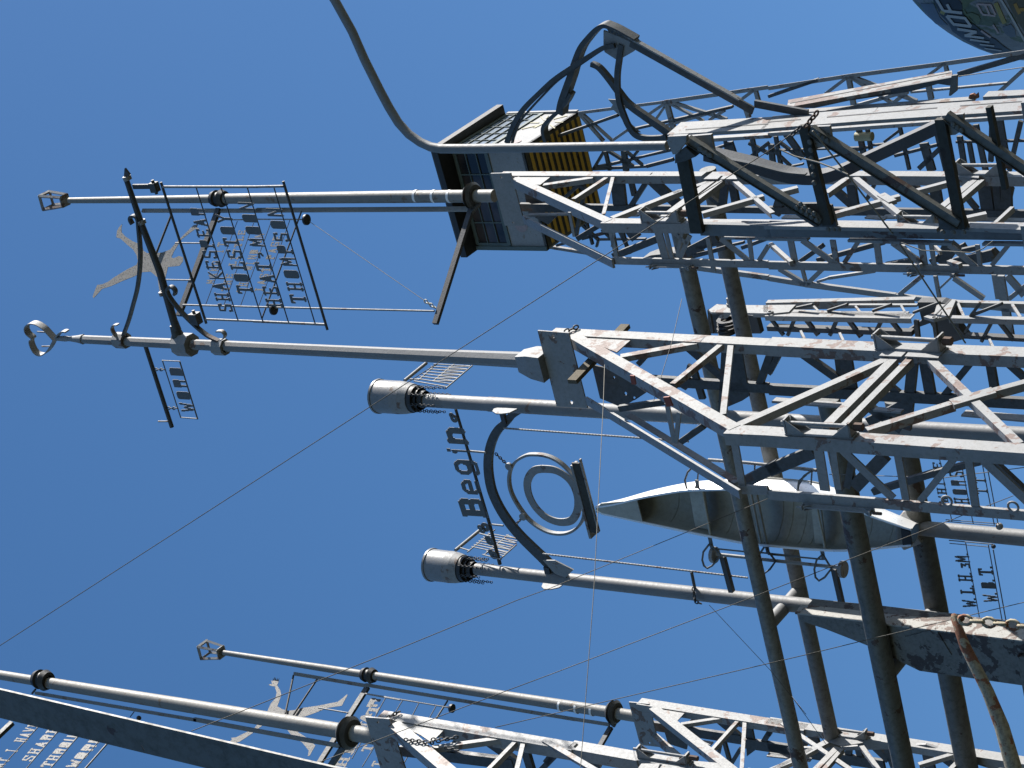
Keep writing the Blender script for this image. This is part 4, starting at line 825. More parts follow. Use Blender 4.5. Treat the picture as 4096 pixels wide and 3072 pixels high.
# ---------------------------------------------------------------- canoe
CP = PL(PD - G2 * .17, G1)
def curve(pts, x):
    for (x0, y0), (x1, y1) in zip(pts, pts[1:]):
        if x <= x1: return y0 + (y1 - y0) * (x - x0) / (x1 - x0)
    return pts[-1][1]
def smooth(pts, x):
    h = 12; return sum(curve(pts, x + k * h) for k in range(-3, 4)) / 7
UP_ = [(2383, 2028), (2440, 2022), (2570, 1990), (2732, 1962), (2941, 1957), (3072, 1963), (3222, 1975), (3370, 2010), (3470, 2060), (3560, 2090), (3640, 2118)]
LO_ = [(2383, 2037), (2400, 2052), (2570, 2089), (2802, 2138), (2987, 2175), (3224, 2196), (3350, 2203), (3489, 2196), (3560, 2188), (3646, 2180)]
t = thing('canoe', 'shiny aluminium canoe hung upright on the pipes, open side facing the viewer', 'canoe', tuple(CP.at((3000, 2070)))); CAN = t
def station(x):
    a, b = CP.at((x, smooth(UP_, x) if 2420 < x < 3600 else curve(UP_, x))), CP.at((x, smooth(LO_, x) if 2420 < x < 3600 else curve(LO_, x)))
    k = min(1, max(0, (x - 2383) / 560)); k2 = min(1, max(0, (3646 - x) / 250)); bw = (b - a).length
    dep = .32 + .10 * sin(pi * min(1, (x - 2383) / 1260)); dep *= (.35 + .65 * min(1, (x - 2383) / 250) ** .6) * (.7 + .3 * k2 ** .5)
    c = (a + b) / 2; hw = (b - a) / 2; row = []
    for i in range(17):
        th = pi * i / 16; cx = -cos(th); sy = sin(th); ex = .62
        row.append(c + hw * (1 + .16 * sin(pi * min(1, sy * 1.4)) * k) * (abs(cx) ** ex * (1 if cx > 0 else -1)) + G2 * dep * (sy ** ex))
    return row, a, b, dep
xs = [2383 + (3646 - 2383) * i / 48 for i in range(49)]
rows = [station(x) for x in xs]
mb = MB(); vs = [p for r_ in rows for p in r_[0]]
fs = [(17 * i + j, 17 * i + j + 1, 17 * i + 18 + j, 17 * i + 17 + j) for i in range(48) for j in range(16)]
mb.add(vs, fs, True); mb.obj('hull', 'alu', t)
vs = []
for r_ in rows:
    c = (r_[1] + r_[2]) / 2
    vs += [c + (p - c) * .965 - G2 * .0 for p in r_[0]]
mi = MB().add(vs, fs, True); mi.obj('hull_inside', 'alui', t)
MB().tube([r_[1] for r_ in rows], .018, 8).obj('gunwale', 'alu', t); MB().tube([r_[2] for r_ in rows], .018, 8).obj('gunwale', 'alu', t)
o_ = G2 * .01
def inter(x, f_, dd=0.0):
    r_, a, b, dep = station(x); return a.lerp(b, f_) + G2 * dd
mb = MB(); dk = [CP.at(px('m', x, y), .012) for x, y in ((395, 505), (440, 462), (750, 433), (800, 622), (395, 540))]
mb.prism(dk, CP.n, .02).obj('bow_deck', 'alui', t)
mb = MB().prism([CP.at(px('n', x, y), .012) for x, y in ((1145, 682), (1225, 705), (1245, 820), (1165, 830))], CP.n, .02); mb.obj('stern_box', 'dark', t)
for (xa, xb) in ((2740, 2800),):
    mb = MB().box8([inter(xa, .04, .10), inter(xb, .04, .10), inter(xb + 22, .96, .10), inter(xa + 26, .96, .10), inter(xa, .04, .13), inter(xb, .04, .13), inter(xb + 22, .96, .13), inter(xa + 26, .96, .13)]); mb.obj('seat', 'alui', t)
    MB().tube([inter(xb + 5, .0, .02), inter(xb + 40, 1.0, .02)], .02, 8).obj('thwart', 'alui', t)
mb = MB().box8([inter(3225, .04, .10), inter(3262, .04, .10), inter(3285, .96, .10), inter(3245, .96, .10), inter(3225, .04, .13), inter(3262, .04, .13), inter(3285, .96, .13), inter(3245, .96, .13)]); mb.obj('seat', 'alui', t)
for x in (2995, 3018, 3252):
    MB().tube([inter(x, .0, .03), inter(x + 45, 1.0, .03)], .018, 8).obj('thwart', 'alui', t)
for x in (2660, 2880, 3075, 3115, 3170, 3215, 3440, 3530):
    r_, a, b, dep = station(x); c = (a + b) / 2
    MB().tube([c + (p - c) * .96 for p in r_[1:-1]], .006, 6).obj('rib', 'alui', t)
for k in range(3):                    # stringers on the right flank
    MB().tube([station(x)[0][2 + k] + (station(x)[0][2 + k] - (station(x)[1] + station(x)[2]) / 2) * .02 for x in range(2960, 3300, 20)], .008, 6).obj('stringer', 'alui', t)
mb = MB(); A, B = CP.at(px('n', 1225, 640)), CP.at(px('n', 1285, 700))
PS_ = QG.at(px('n', 1255, 690)); MB().lathe(PS_ - UPW * .12, UPW, [(0, .12), (0, .16), (.22, .26), (.24, .26), (.24, .1)], 6, False).obj('stern_socket', 'grey', t)
# canoe hanging racks
for side, (rail, posts, hoops, rods) in enumerate((
        ([('m', 1410, 897, 'm', 1670, 925), ('m', 1670, 925, 'n', 0, 950), ('n', 0, 950, 'n', 640, 1018)], [('m', 1480, 930, 1560, 1235, 36), ('n', 560, 1040, 630, 1350, 36)],
         [('m', [(1375, 815), (1325, 880), (1315, 950), (1330, 1000), (1360, 1022), (1400, 1000), (1450, 945), (1478, 905), (1385, 815)]), ('m', [(1850, 840), (1810, 900), (1815, 1000), (1850, 1070), (1900, 1030), (1950, 960), (1865, 850)]), ('n', [(470, 905), (420, 950), (400, 1030), (410, 1100), (440, 1130), (490, 1100), (548, 1025), (480, 912)])],
         [('m', 1390, 848, 1700, 880), ('m', 1810, 885, 2150, 920), ('n', 0, 900, 475, 945)]),
        ([('m', 1370, 85, 'm', 1700, 110), ('m', 1700, 110, 'm', 2212, 165), ('n', 180, 150, 'n', 420, 175)], [],
         [('m', [(1240, 140), (1190, 190), (1165, 260), (1180, 330), (1215, 358), (1255, 330), (1270, 290)]), ('n', [(375, 180), (310, 225), (265, 300), (258, 345)]), ('m', [(2212, 215), (2150, 270), (2140, 345)])],
         [('m', 1283, 170, 1275, 260), ('n', 380, 185, 372, 300), ('m', 1770, 130, 1768, 170)]))):
    t2 = thing('canoe_rack', ('lower' if side == 0 else 'upper') + ' rail of pipe and bent rod loops that holds the canoe on its ' + ('left flank' if side == 0 else 'right flank'), 'rack', tuple(MD.at(px(rail[0][0], rail[0][1], rail[0][2]))), 'racks holding the canoe')
    for (ra, xa, ya, rb_, xb, yb) in rail: MB().tube([MD.at(px(ra, xa, ya), .08), MD.at(px(rb_, xb, yb), .08)], m_of(7, PD), 10).obj('rail', 'grey', t2)
    for (r_, x0, y0, x1, y1, w_) in posts: bars(t2, 'post', 'char', MD, r_, [(x0, y0, x1, y1, w_)], t=.07, off=.09)
    for (r_, pts) in hoops: MB().tube([MD.at(px(r_, x, y), .13) for x, y in pts], .014, 8).obj('rod_loop', 'sign', t2)
    for (r_, x0, y0, x1, y1) in rods: MB().tube([MD.at(px(r_, x0, y0), .1), MD.at(px(r_, x1, y1), .1)], .011, 8).obj('rod', 'sign', t2)
    if side == 0:
        for (r_, x, y) in (('m', 1410, 905), ('n', 638, 1030)):
            P = MD.at(px(r_, x, y), .08); MB().lathe(P - UPW * .02, UPW, [(-.02, .001), (-.02, .11), (.03, .11), (.05, .03), (.05, .001)], 16).obj('end_knob', 'grey', t2)
        bars(t2, 'strap', 'sign', MD, 'm', [(1375, 750, 1395, 845, 26), (1865, 800, 1880, 890, 26)], t=.02, off=.12)
        bars(t2, 'strap', 'sign', MD, 'n', [(460, 850, 478, 950, 28)], t=.02, off=.12)
    else:
        bars(t2, 'strap', 'sign', MD, 'm', [(1265, 262, 1278, 350, 26)], t=.02, off=.14)
tubes(POLED, 'strut', 'dull', MD, 'm', [(1222, 1050, 1250, 1190, 28)], 10)
MB().chain(QD.at(px('m', 1235, 1190), .17), QD.at(px('m', 1255, 1310), .17), .06, .01).chain(QD.at(px('m', 1255, 1310), .17), QD.at(px('m', 1305, 1328), .15), .06, .01).obj('chain', 'char', POLED)
# ---------------------------------------------------------------- box girder, rusty post
BGP = near(S3_, G2, px('p', 1290, 620)); BG1 = PL(BGP, G1); BG2 = PL(BG1.at(px('p', 1290, 460)), G2)
t = thing('box_girder', 'large box girder with heavily flaking paint at the lower right, pierced by a cross pipe', 'girder', foot(BGP))
def gird(pts_top, pts_bot, dep):
    a = [BG1.at(px('p', *p), .65) for p in pts_top]; b = [BG1.at(px('p', *p), .65) for p in pts_bot]
    mb = MB().prism(a + b[::-1], BG1.n, dep); return mb
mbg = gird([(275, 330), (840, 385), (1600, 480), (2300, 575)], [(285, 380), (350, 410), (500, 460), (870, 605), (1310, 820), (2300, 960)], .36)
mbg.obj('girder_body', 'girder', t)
Bf = PL(BG1.at(px('p', 1290, 440), .66), G2)
plate(t, 'top_flange', 'white', Bf, 'p', [(232, 318), (290, 245), (1250, 348), (2300, 470), (2300, 570), (1100, 425), (700, 372)], .02, .0)
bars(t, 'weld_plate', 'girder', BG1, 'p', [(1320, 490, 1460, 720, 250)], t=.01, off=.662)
RP = PL(atY(px('n', 1680, 1500), 12.5), XW)
t = thing('rusty_post', 'rusty leaning pipe with a rounded tip and a chain hooked on, lower right foreground', 'post', foot(RP.P))
taper(t, 'pipe', 'rust', [('p', 1600, 325), ('p', 1608, 350), ('p', 1700, 600), ('p', 1900, 1000), ('p', 2020, 1300), ('p', 2140, 1720)], [7, 16, 22, 25, 30, 34], RP, 'p', 20)
ch = MB().chain(RP.at(px('p', 1655, 375), .08), RP.at(px('p', 2270, 440), .08), .088, .0105); ch.obj('chain', 'rust', t)
MB().sphere(RP.at(px('p', 1668, 365), .06), .022).obj('hook', 'rust', t)
# ---------------------------------------------------------------- big pipe at bottom left
LP_ = PL(atY(px('q', 1000, 1150), 9.5), XW)
t = thing('leaning_beam', 'thick dark weathered beam crossing the bottom left corner in the foreground', 'beam', foot(LP_.P))
LP1 = PL(LP_.P, G1)
bars(t, 'beam_face', 'pipe', LP1, 'Z', [(-900, 2601, 2400, 3388, 118)], t=.014)
tubes(t, 'eyelet', 'char', LP_, 'q', [(1625, 1385, 1660, 1450, 12)], 8, .16)
# ================================================================ crane cab (behind tower A)
CO = atY((2090, 590), 30.0); gA = hdir((2090, 590), (2191, 993)); gB = hdir((2090, 590), (2311, 449))
CA1 = near(CO, gA, (2191, 993)); CB1 = near(CO, gB, (2311, 449)); vA, vB = CA1 - CO, CB1 - CO
CFA, CFB = PL(CO, gA), PL(CO, gB); Hc = PL(CO, XW).at((1806, 594)).z - CO.z
t = thing('crane_cab', 'grey crane cab with gridded windows, overhanging dark roof and a yellow striped underside', 'crane cab', tuple(CO))
def wallbox(o, a, b, th, name, mat, par=None):      # parallelogram slab o, o+a, o+a+b, o+b
    n = a.cross(b).normalized()
    if n.dot(EYE - o) < 0: n = -n
    return MB().prism([o, o + a, o + a + b, o + b], n, th).obj(name, mat, par or t)
U = UPW * Hc
CW = 'cab'
wallbox(CO, vA, U * .50, .03, 'wall_panel', CW); wallbox(CO, vB, U * .47, .03, 'wall_panel', CW)
wallbox(CO + vA, vB, U, .03, 'wall_panel', CW); wallbox(CO + vB, vA, U, .03, 'wall_panel', CW)
fl = MB().prism([CO, CO + vA, CO + vA + vB, CO + vB], -UPW, .05).obj('floor', 'pipe', t)
def rowsbox(o, a, b, nrm, z0, z1, name, mat, par, tk=.015, lift=.0):
    """rectangle on a wall: along a from s0..s1 given as pairs"""
yl = simple('yellow_stripe_paint', (1.3, .78, .10), .6, nz=.35)
for k in range(10):
    s0 = .05 + k * .096
    o = CO + vB * s0 + vA * .03 - UPW * .052
    MB().prism([o, o + vB * .046, o + vB * .046 + vA * .94, o + vA * .94], -UPW, .004).obj('yellow_stripe', yl, t)
rd = simple('faded_red_paint', (.22, .08, .06), .7, nz=.35)
def window(o, a, u, s0, s1, z0, z1, ns, nz, frame, gm, gname='window', mw=1.0):
    n = a.cross(u).normalized()
    if n.dot(EYE - o) < 0: n = -n
    A0 = o + a * s0 + u * z0; da = a * (s1 - s0); du = u * (z1 - z0)
    fr = MB(); w_ = .035
    for i in range(ns + 1): p = A0 + da * (i / ns); fr.bar(p, p + du, w_ * mw if 0 < i < ns else .07, .04, n, .5)
    for j in range(nz + 1): p = A0 + du * (j / nz); fr.bar(p + n * .003, p + da + n * .003, w_ * mw if 0 < j < nz else .07, .04, n, .5)
    f = fr.obj(gname + '_frame', frame, t)
    MB().prism([A0, A0 + da, A0 + da + du, A0 + du], n, .006).obj('pane', gm, f)
window(CO, vA, U, .03, .485, .52, .97, 2, 3, 'teal', 'glass', mw=.5); window(CO, vA, U, .515, .97, .52, .97, 2, 3, 'teal', 'glass', mw=.5)
gl2 = painted('sky_painted_glass', (.62, .72, .85), rough=.12, metal=.2, scale=2, speck=0, grime_amt=.1);  # pale blue base colour paints in the reflected sky
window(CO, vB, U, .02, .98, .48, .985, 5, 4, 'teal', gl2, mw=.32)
MB().bar(CO + UPW * .0, CO + U, .07, .07, (CFA.n + CFB.n).normalized(), .5).obj('corner_post', 'cab', t)
MB().bar(CO + vA, CO + vA + U, .07, .07, CFA.n, .5).obj('corner_post', 'teal', t)
MB().bar(CO + vB, CO + vB + U, .07, .07, CFB.n, .5).obj('corner_post', 'cab', t)
ZT = CO.z + Hc + .01
def atZ(p, z): d = ray(p); return EYE + d * ((z - EYE.z) / d.z)
RO, nb, na = atZ((1744, 592), ZT), atZ((2012, 418), ZT), atZ((1868, 1030), ZT); vb2, va2 = nb - RO, na - RO
RO2 = RO - vb2 * .0
MB().prism([RO, RO + vb2, RO + vb2 + va2, RO + va2], -UPW, .10).obj('roof', 'dark', t)
MB().prism([RO + UPW * .10, RO + vb2 + UPW * .10, RO + vb2 + va2 + UPW * .10, RO + va2 + UPW * .10], -UPW, .03).obj('roof_edge', 'char', t)
for r_ in ((1215, 547, 1310, 549, 8), (1500, 540, 1590, 542, 8), (1330, 475, 1372, 522, 9), (1440, 572, 1495, 612, 12), (1112, 620, 1290, 578, 8), (1255, 605, 1345, 560, 14), (1395, 500, 1420, 470, 8), (1360, 560, 1420, 500, 14), (1480, 505, 1640, 465, 8)):
    bars(t, 'sun_ray', 'gold', CFB, 'f', [r_], t=.006, off=.01)
for (pl_, r_, x, y, R_) in ((CFB, 'f', 1050, 765, 62), (CFA, 'C', 262, 700, 95)):
    P = pl_.at(px(r_, x, y), .01); R = m_of(R_ / REG[r_][2], P)
    MB().lathe(P, pl_.n, [(0, .001), (0, R), (-.006, R)], 28, False).obj('pink_disc', 'pink', t)
# ================================================================ crane boom carrying the cab
t = thing('crane_boom', 'thin far lattice crane mast widening to the right, carrying the striped cab', 'crane mast', foot(CO))
C1b = PL(CO + vB * .55, gA); C2b = PL(C1b.P - C1b.n * .5, gA); CMb = PL(C1b.P - C1b.n * .25, gA)
L_ = 'grey'
bars(t, 'chord', L_, C1b, 'g', [(570, 978, 1320, 882, 26), (1320, 882, 2212, 755, 34)], t=.08, kind='angle', side=-1)
bars(t, 'chord', L_, C1b, 'h', [(0, 765, 680, 660, 34), (680, 660, 1520, 552, 36), (1520, 552, 2260, 445, 38)], t=.10, kind='angle', side=-1)
bars(t, 'chord', 'dull', C1b, 'g', [(300, 1210, 910, 1000, 24), (1000, 1130, 1900, 925, 22)], t=.06)
bars(t, 'chord', 'dull', C1b, 'h', [(0, 838, 430, 692, 26), (1640, 648, 2230, 480, 44)], t=.06)
bars(t, 'chord', L_, C2b, 'i', [(320, 842, 715, 905, 24), (1590, 1022, 2212, 1108, 40)], t=.06)
bars(t, 'chord', L_, C2b, 'j', [(0, 1112, 320, 1165, 40), (320, 1165, 1100, 1268, 44), (1100, 1268, 2260, 1400, 40)], t=.06)
bars(t, 'chord', L_, C1b, 'g', [(1720, 1212, 2230, 1180, 30)], t=.12)
bars(t, 'chord', L_, C1b, 'h', [(0, 1165, 2260, 1008, 32)], t=.14)
bars(t, 'chord', 'dull', CMb, 'g', [(690, 1465, 1390, 1290, 20), (700, 1465, 1160, 1440, 20), (1160, 1440, 1390, 1380, 30)], t=.05)
bars(t, 'brace', L_, C1b, 'g', [(575, 985, 785, 1225, 22), (600, 985, 860, 1220, 16), (860, 1220, 990, 1130, 24), (1155, 1005, 1320, 895, 26), (1220, 1060, 1310, 930, 18), (1330, 890, 1390, 1120, 40), (1350, 880, 1850, 1035, 24), (1330, 885, 1650, 1050, 16), (1980, 860, 2090, 780, 28), (2100, 790, 2130, 900, 30), (2000, 900, 2040, 1020, 36), (1290, 1100, 1900, 925, 22), (1700, 1040, 1830, 960, 26)], t=.05)
bars(t, 'brace', L_, C1b, 'h', [(490, 815, 690, 665, 28), (690, 670, 735, 920, 40), (700, 665, 1060, 890, 26), (700, 660, 1280, 880, 30), (1380, 655, 1530, 545, 26), (1525, 555, 1545, 640, 30), (1380, 740, 1405, 860, 44), (1230, 800, 2070, 722, 18), (740, 920, 1190, 795, 30), (1080, 890, 1200, 800, 34), (1990, 800, 2212, 600, 34)], t=.05)
bars(t, 'brace', 'dull', CMb, 'g', [(800, 1310, 840, 1475, 26), (960, 1305, 980, 1480, 44), (700, 1460, 790, 1310, 22), (1000, 1410, 1080, 1310, 22), (830, 1310, 1040, 1440, 22), (980, 1310, 1120, 1430, 18), (700, 1450, 1380, 1300, 18)], t=.05)
bars(t, 'brace', 'dull', CMb, 'g', [(1870, 1230, 1980, 1560, 60), (1740, 1290, 1900, 1240, 24), (2070, 1200, 2115, 1430, 34), (1990, 1410, 2212, 1240, 34), (1830, 1180, 1850, 1330, 20), (2040, 1240, 2212, 1330, 24)], t=.05)
bars(t, 'brace', 'dull', CMb, 'i', [(600, 650, 740, 780, 20), (740, 780, 725, 840, 16), (750, 778, 1150, 772, 14), (630, 600, 690, 820, 18), (770, 690, 880, 800, 18), (860, 690, 900, 900, 24), (920, 700, 1020, 900, 20), (600, 770, 860, 705, 24), (380, 830, 520, 790, 18), (330, 830, 400, 760, 20), (950, 700, 990, 860, 20), (1640, 820, 1800, 800, 20), (1830, 840, 2000, 800, 22), (1980, 850, 2200, 770, 30)], t=.05)
bars(t, 'brace', 'dull', CMb, 'h', [(770, 1070, 820, 1340, 44), (850, 1100, 885, 1310, 30), (1120, 1040, 1215, 1470, 26), (1460, 1150, 1540, 1480, 50), (1650, 1180, 1690, 1430, 44), (1730, 1220, 1770, 1440, 36), (1790, 1080, 1880, 1500, 44), (1930, 1060, 1920, 1400, 40), (1985, 970, 2060, 1420, 56), (2180, 1050, 2080, 1480, 38), (1340, 1240, 1410, 1480, 70), (1000, 1230, 1120, 1140, 24), (1300, 1460, 1490, 1280, 44), (430, 1390, 880, 1270, 20), (880, 1260, 1100, 1240, 18), (0, 1305, 800, 1280, 14), (1090, 1350, 1480, 1250, 26), (1620, 1230, 2212, 1220, 18), (60, 1180, 110, 1460, 30), (20, 1250, 40, 1460, 44), (90, 1230, 290, 1380, 22), (130, 1130, 300, 1370, 50), (30, 1290, 190, 1440, 20), (100, 1460, 300, 1420, 16)], t=.05)
bars(t, 'brace', L_, C2b, 'j', [(90, 1030, 320, 1165, 34), (290, 1030, 325, 1160, 24), (330, 1165, 470, 1030, 40), (420, 1145, 520, 1110, 20), (520, 1110, 920, 1050, 26), (1130, 1255, 1330, 1090, 38), (1440, 1090, 1475, 1280, 28), (1480, 1200, 1580, 1105, 18), (1600, 1110, 1860, 1290, 40), (1950, 1080, 1985, 1290, 40), (2060, 1090, 2212, 1260, 56), (2080, 1290, 2230, 1170, 40), (2000, 1090, 2090, 1620, 70)], t=.05)
o = MB().lathe(CMb.at(px('h', 830, 1180)), UPW, [(-.14, .001), (-.14, .07), (.14, .07), (.14, .001)], 16).obj('lamp_box', 'gold', t)
# ================================================================ heavy riveted girder, nearest
HN = atY(px('j', 1000, 740), 15.6); HF1 = PL(HN, G1); HF2 = PL(HF1.at(px('j', 1000, 660)), G2)
HR = HF2.at(px('h', 1000, 1040)); HB1 = PL(HR, G1)
t = thing('heavy_girder', 'massive riveted girder frame of wide pale beams with dark mossy posts at the right', 'girder', foot(HN))
HX = PL(HN.lerp(HR, .0), XW)
top = PL(atY(px('h', 1000, 980), 16.6), G2); topf = PL(top.P, G1)
bars(t, 'top_chord', 'greyl', top, 'g', [(1400, 1108, 2230, 1060, 100)], t=.03)
bars(t, 'top_chord', 'greyl', top, 'h', [(-10, 1058, 900, 985, 104), (900, 985, 2260, 895, 108)], t=.03)
bars(t, 'top_groove', 'char', top, 'g', [(1500, 1118, 2212, 1068, 7)], t=.004, off=.003)
bars(t, 'top_groove', 'char', top, 'h', [(0, 1052, 280, 1030, 7), (510, 1010, 1460, 930, 7), (1660, 912, 2230, 872, 7)], t=.004, off=.003)
bars(t, 'top_web', 'dull', topf, 'h', [(0, 1112, 2260, 968, 26)], t=.1, off=.0)
bars(t, 'top_web', 'dull', topf, 'g', [(1380, 1172, 2230, 1108, 24)], t=.1, off=.0)
bars(t, 'bottom_web', 'web', HF1, 'i', [(1620, 690, 2230, 705, 100)], t=.05)
bars(t, 'bottom_web', 'web', HF1, 'j', [(-10, 705, 2260, 735, 92)], t=.05)
bars(t, 'bottom_flange', 'greyl', HF2, 'i', [(1660, 622, 2230, 634, 34)], t=.03)
bars(t, 'bottom_flange', 'greyl', HF2, 'j', [(-10, 632, 1480, 658, 46), (1720, 650, 2260, 668, 46)], t=.03)
HF2b = PL(HF1.at(px('j', 1000, 782)), G2)
bars(t, 'bottom_flange', 'greyl', HF2b, 'i', [(1840, 742, 2230, 748, 24)], t=.02)
bars(t, 'bottom_flange', 'greyl', HF2b, 'j', [(-10, 752, 350, 758, 24), (700, 765, 1600, 795, 26), (1860, 795, 2260, 800, 26)], t=.02)
HM1 = PL(HN.lerp(HR, .1), G1); HM1 = PL(HF1.at(px('j', 700, 640)), G1)
for (r_, it) in (('A', (70, 340, 235, 1200, 128)), ('j', (296, -205, 510, 650, 78)), ('j', (1480, -260, 1660, 685, 84)), ('h', (1900, 930, 2040, 1640, 44))):
    bars(t, 'post', 'mossy', HF1, r_, [it], t=.05, off=.05)
    x1, y1, x2, y2, w_ = it; L = math.hypot(x2 - x1, y2 - y1); nx, ny = -(y2 - y1) / L, (x2 - x1) / L
    bars(t, 'post_flange', 'mossy', HF1, r_, [(x1 - nx * w_ * .45, y1 - ny * w_ * .45, x2 - nx * w_ * .45, y2 - ny * w_ * .45, w_ * .1)], t=.05, off=.07)
for (r_, it) in (('A', (130, 175, 1600, 1085, 85)), ('j', (360, -165, 1640, 650, 80)), ('h', (1530, 1010, 2280, 1520, 80))):
    bars(t, 'diagonal', 'pipe', HF1, r_, [it], t=.05, off=.075)
    x1, y1, x2, y2, w_ = it; L = math.hypot(x2 - x1, y2 - y1); nx, ny = -(y2 - y1) / L, (x2 - x1) / L
    bars(t, 'diagonal_flange', 'mossy', HF1, r_, [(x1 + nx * w_ * .46, y1 + ny * w_ * .46, x2 + nx * w_ * .46, y2 + ny * w_ * .46, 10)], t=.05, off=.09)
plate(t, 'gusset', 'grey', HF1, 'g', [(1345, 1180), (1505, 1172), (1505, 1225), (1425, 1332), (1390, 1335), (1345, 1240)], .04, .13)
plate(t, 'gusset', 'grey', HF1, 'g', [(1500, 1180), (1718, 1162), (1748, 1322), (1600, 1240)], .03, -.02)
plate(t, 'gusset', 'grey', HF1, 'h', [(395, 1095), (530, 1090), (548, 1195), (480, 1270), (400, 1290), (320, 1120)], .03, .03)
plate(t, 'gusset', 'grey', HF1, 'h', [(1500, 1000), (1685, 985), (1690, 1120), (1620, 1165), (1560, 1170)], .03, .03)
plate(t, 'gusset', 'dull', HF1, 'j', [(240, 465), (430, 462), (545, 480), (595, 660), (400, 665), (240, 560)], .03, .02)
plate(t, 'gusset', 'dull', HF1, 'j', [(1490, 525), (1680, 520), (1735, 690), (1480, 690), (1470, 600)], .03, .02)
for (r_, x, y) in [('A', 290 + 52 * k, 275 + 32 * k) for k in range(3)] + [('A', 1345 + 55 * k, 915 + 35 * k) for k in range(5)] + [('A', 1390 + 50 * k, 875 + 35 * k) for k in range(4)] + [('A', 1490 + 10 * k, 190 + 90 * k) for k in range(6)] + [('j', 520 + 45 * k, 685) for k in range(3)] + [('j', 1510 + 90 * k, 710) for k in range(3)] + [('h', 1600 + 35 * k, 1080 + 24 * k) for k in range(3)] + [('h', 440 + 35 * k, 1170 + 24 * k) for k in range(3)] + [('g', 1620 + 38 * k, 1290 + 24 * k) for k in range(3)]:
    P = HF1.at(px(r_, x, y), .085); MB().lathe(P, HF1.n, [(0, .022), (.008, .016), (.012, .001)], 10).obj('rivet', 'pipe', t)
plate(t, 'shoe', 'dull', HF1, 'A', [(0, 330), (110, 240), (230, 350), (110, 400), (0, 425)], .12, .1)
# bent beam and twisted angles
chan(HF1, 'j', [(-560, 60), (-350, 110), (-150, 160), (0, 205), (150, 245), (320, 262), (470, 250), (620, 205), (820, 110), (1080, -10), (1300, -110), (1470, -190)], (80, 105), .14, 'char', 'bent_beam', t, -.35)  # charcoal colour carries the shade of the beam's underside
chan(HF1, 'j', [(-560, 40), (-350, 85), (-150, 125), (0, 165), (150, 200), (320, 216)], 14, .04, 'dull', 'bent_flange', t, -.30)
t = thing('bent_angle_frame', 'twisted dark angle irons rising to a peak above the crane cab, riveted to a plate', 'bent steel frame', tuple(HB1.at(px('g', 900, 400))))
K1 = PL(atY(px('g', 1500, 600), 16.4), G1)
bars(t, 'strut', 'dull', K1, 'g', [(1020, 370, 2080, 960, 64)], t=.02, off=.02)
bars(t, 'strut_flange', 'grey', K1, 'g', [(880, 260, 1960, 870, 12)], t=.05, off=.03)
bars(t, 'strut', 'dull', K1, 'h', [(-120, 900, 340, 985, 60)], t=.03, off=.0)
plate(t, 'peak_plate', 'grey', K1, 'g', [(790, 265), (880, 300), (1080, 370), (1050, 445), (955, 500), (895, 512), (800, 450), (790, 400)], .02, .015)
chan(K1, 'g', [(1050, 350), (900, 268), (820, 235), (780, 228), (720, 260), (640, 345), (580, 430), (530, 560), (500, 660), (455, 790), (420, 900), (405, 990)], (26, 72), .10, 'dull', 'twisted_angle', t, .03)
chan(K1, 'g', [(880, 400), (780, 420), (660, 490), (520, 580), (360, 690), (230, 810), (100, 940), (20, 1060), (-30, 1180), (-50, 1240)], (40, 46), .03, 'dull', 'twisted_angle', t, .06)
chan(K1, 'g', [(860, 395), (770, 440), (650, 520), (520, 610), (380, 710), (260, 830), (140, 960), (60, 1060), (10, 1180), (-5, 1240)], 16, .03, 'char', 'twisted_angle', t, .05)
chan(K1, 'g', [(500, 815), (460, 890), (400, 960), (310, 1040), (265, 1100), (262, 1160), (285, 1230)], (28, 32), .08, 'dull', 'twisted_angle', t, .04)
chan(K1, 'g', [(940, 390), (920, 520), (905, 640), (905, 760), (920, 880), (960, 1000), (1000, 1090), (1060, 1170), (1160, 1200), (1330, 1195)], (52, 50), .03, 'dull', 'twisted_angle', t, .03)
chan(K1, 'g', [(675, 560), (740, 590), (820, 680), (910, 800), (1000, 910), (1150, 1020), (1280, 1110), (1360, 1170)], (40, 70), .05, 'dull', 'twisted_angle', t, .01)
plate(t, 'torn_plate', 'grey', K1, 'g', [(830, 858), (900, 862), (960, 960), (1010, 1060), (1110, 1145), (1060, 1140), (980, 1080), (930, 1000), (855, 930), (870, 905)], .01, .0)
for k in range(7):
    P = K1.at(px('g', 850 + 35 * k, 262 + 17 * k), .0); MB().lathe(P, (K1.at(px('g', 900, 230)) - K1.at(px('g', 880, 270))).normalized(), [(0, .03), (.035, .03), (.035, .001)], 8, False).obj('bolt', 'dull', t)
t = thing('loose_beam', 'loose flaking beam with a drilled end plate, leaning above the heavy girder', 'beam', tuple(HB1.at(px('h', 900, 800))))
K2 = PL(atY(px('h', 900, 780), 17.3), G2); K2f = PL(K2.P, G1)
bars(t, 'flange', 'greyp', K2, 'h', [(170, 895, 1590, 640, 62)], t=.03)
bars(t, 'groove', 'char', K2, 'h', [(190, 890, 1580, 625, 5)], t=.004, off=.003)
plate(t, 'web', 'dull', K2f, 'h', [(180, 930), (1590, 668), (1570, 740), (1470, 725), (1240, 790), (700, 870), (400, 935)], .03, -.02)
plate(t, 'end_plate', 'pipe', K2f, 'h', [(1585, 655), (1630, 650), (1628, 790), (1580, 828), (1562, 828)], .03, .04)
bars(t, 'strip', 'grey', PL(K2.P, G2), 'h', [(320, 955, 1790, 845, 28)], t=.02, off=-.12)
plate(t, 'lug', 'rust', K2f, 'h', [(1730, 850), (1740, 820), (1770, 812), (1790, 825), (1808, 805), (1815, 850)], .03, -.05)
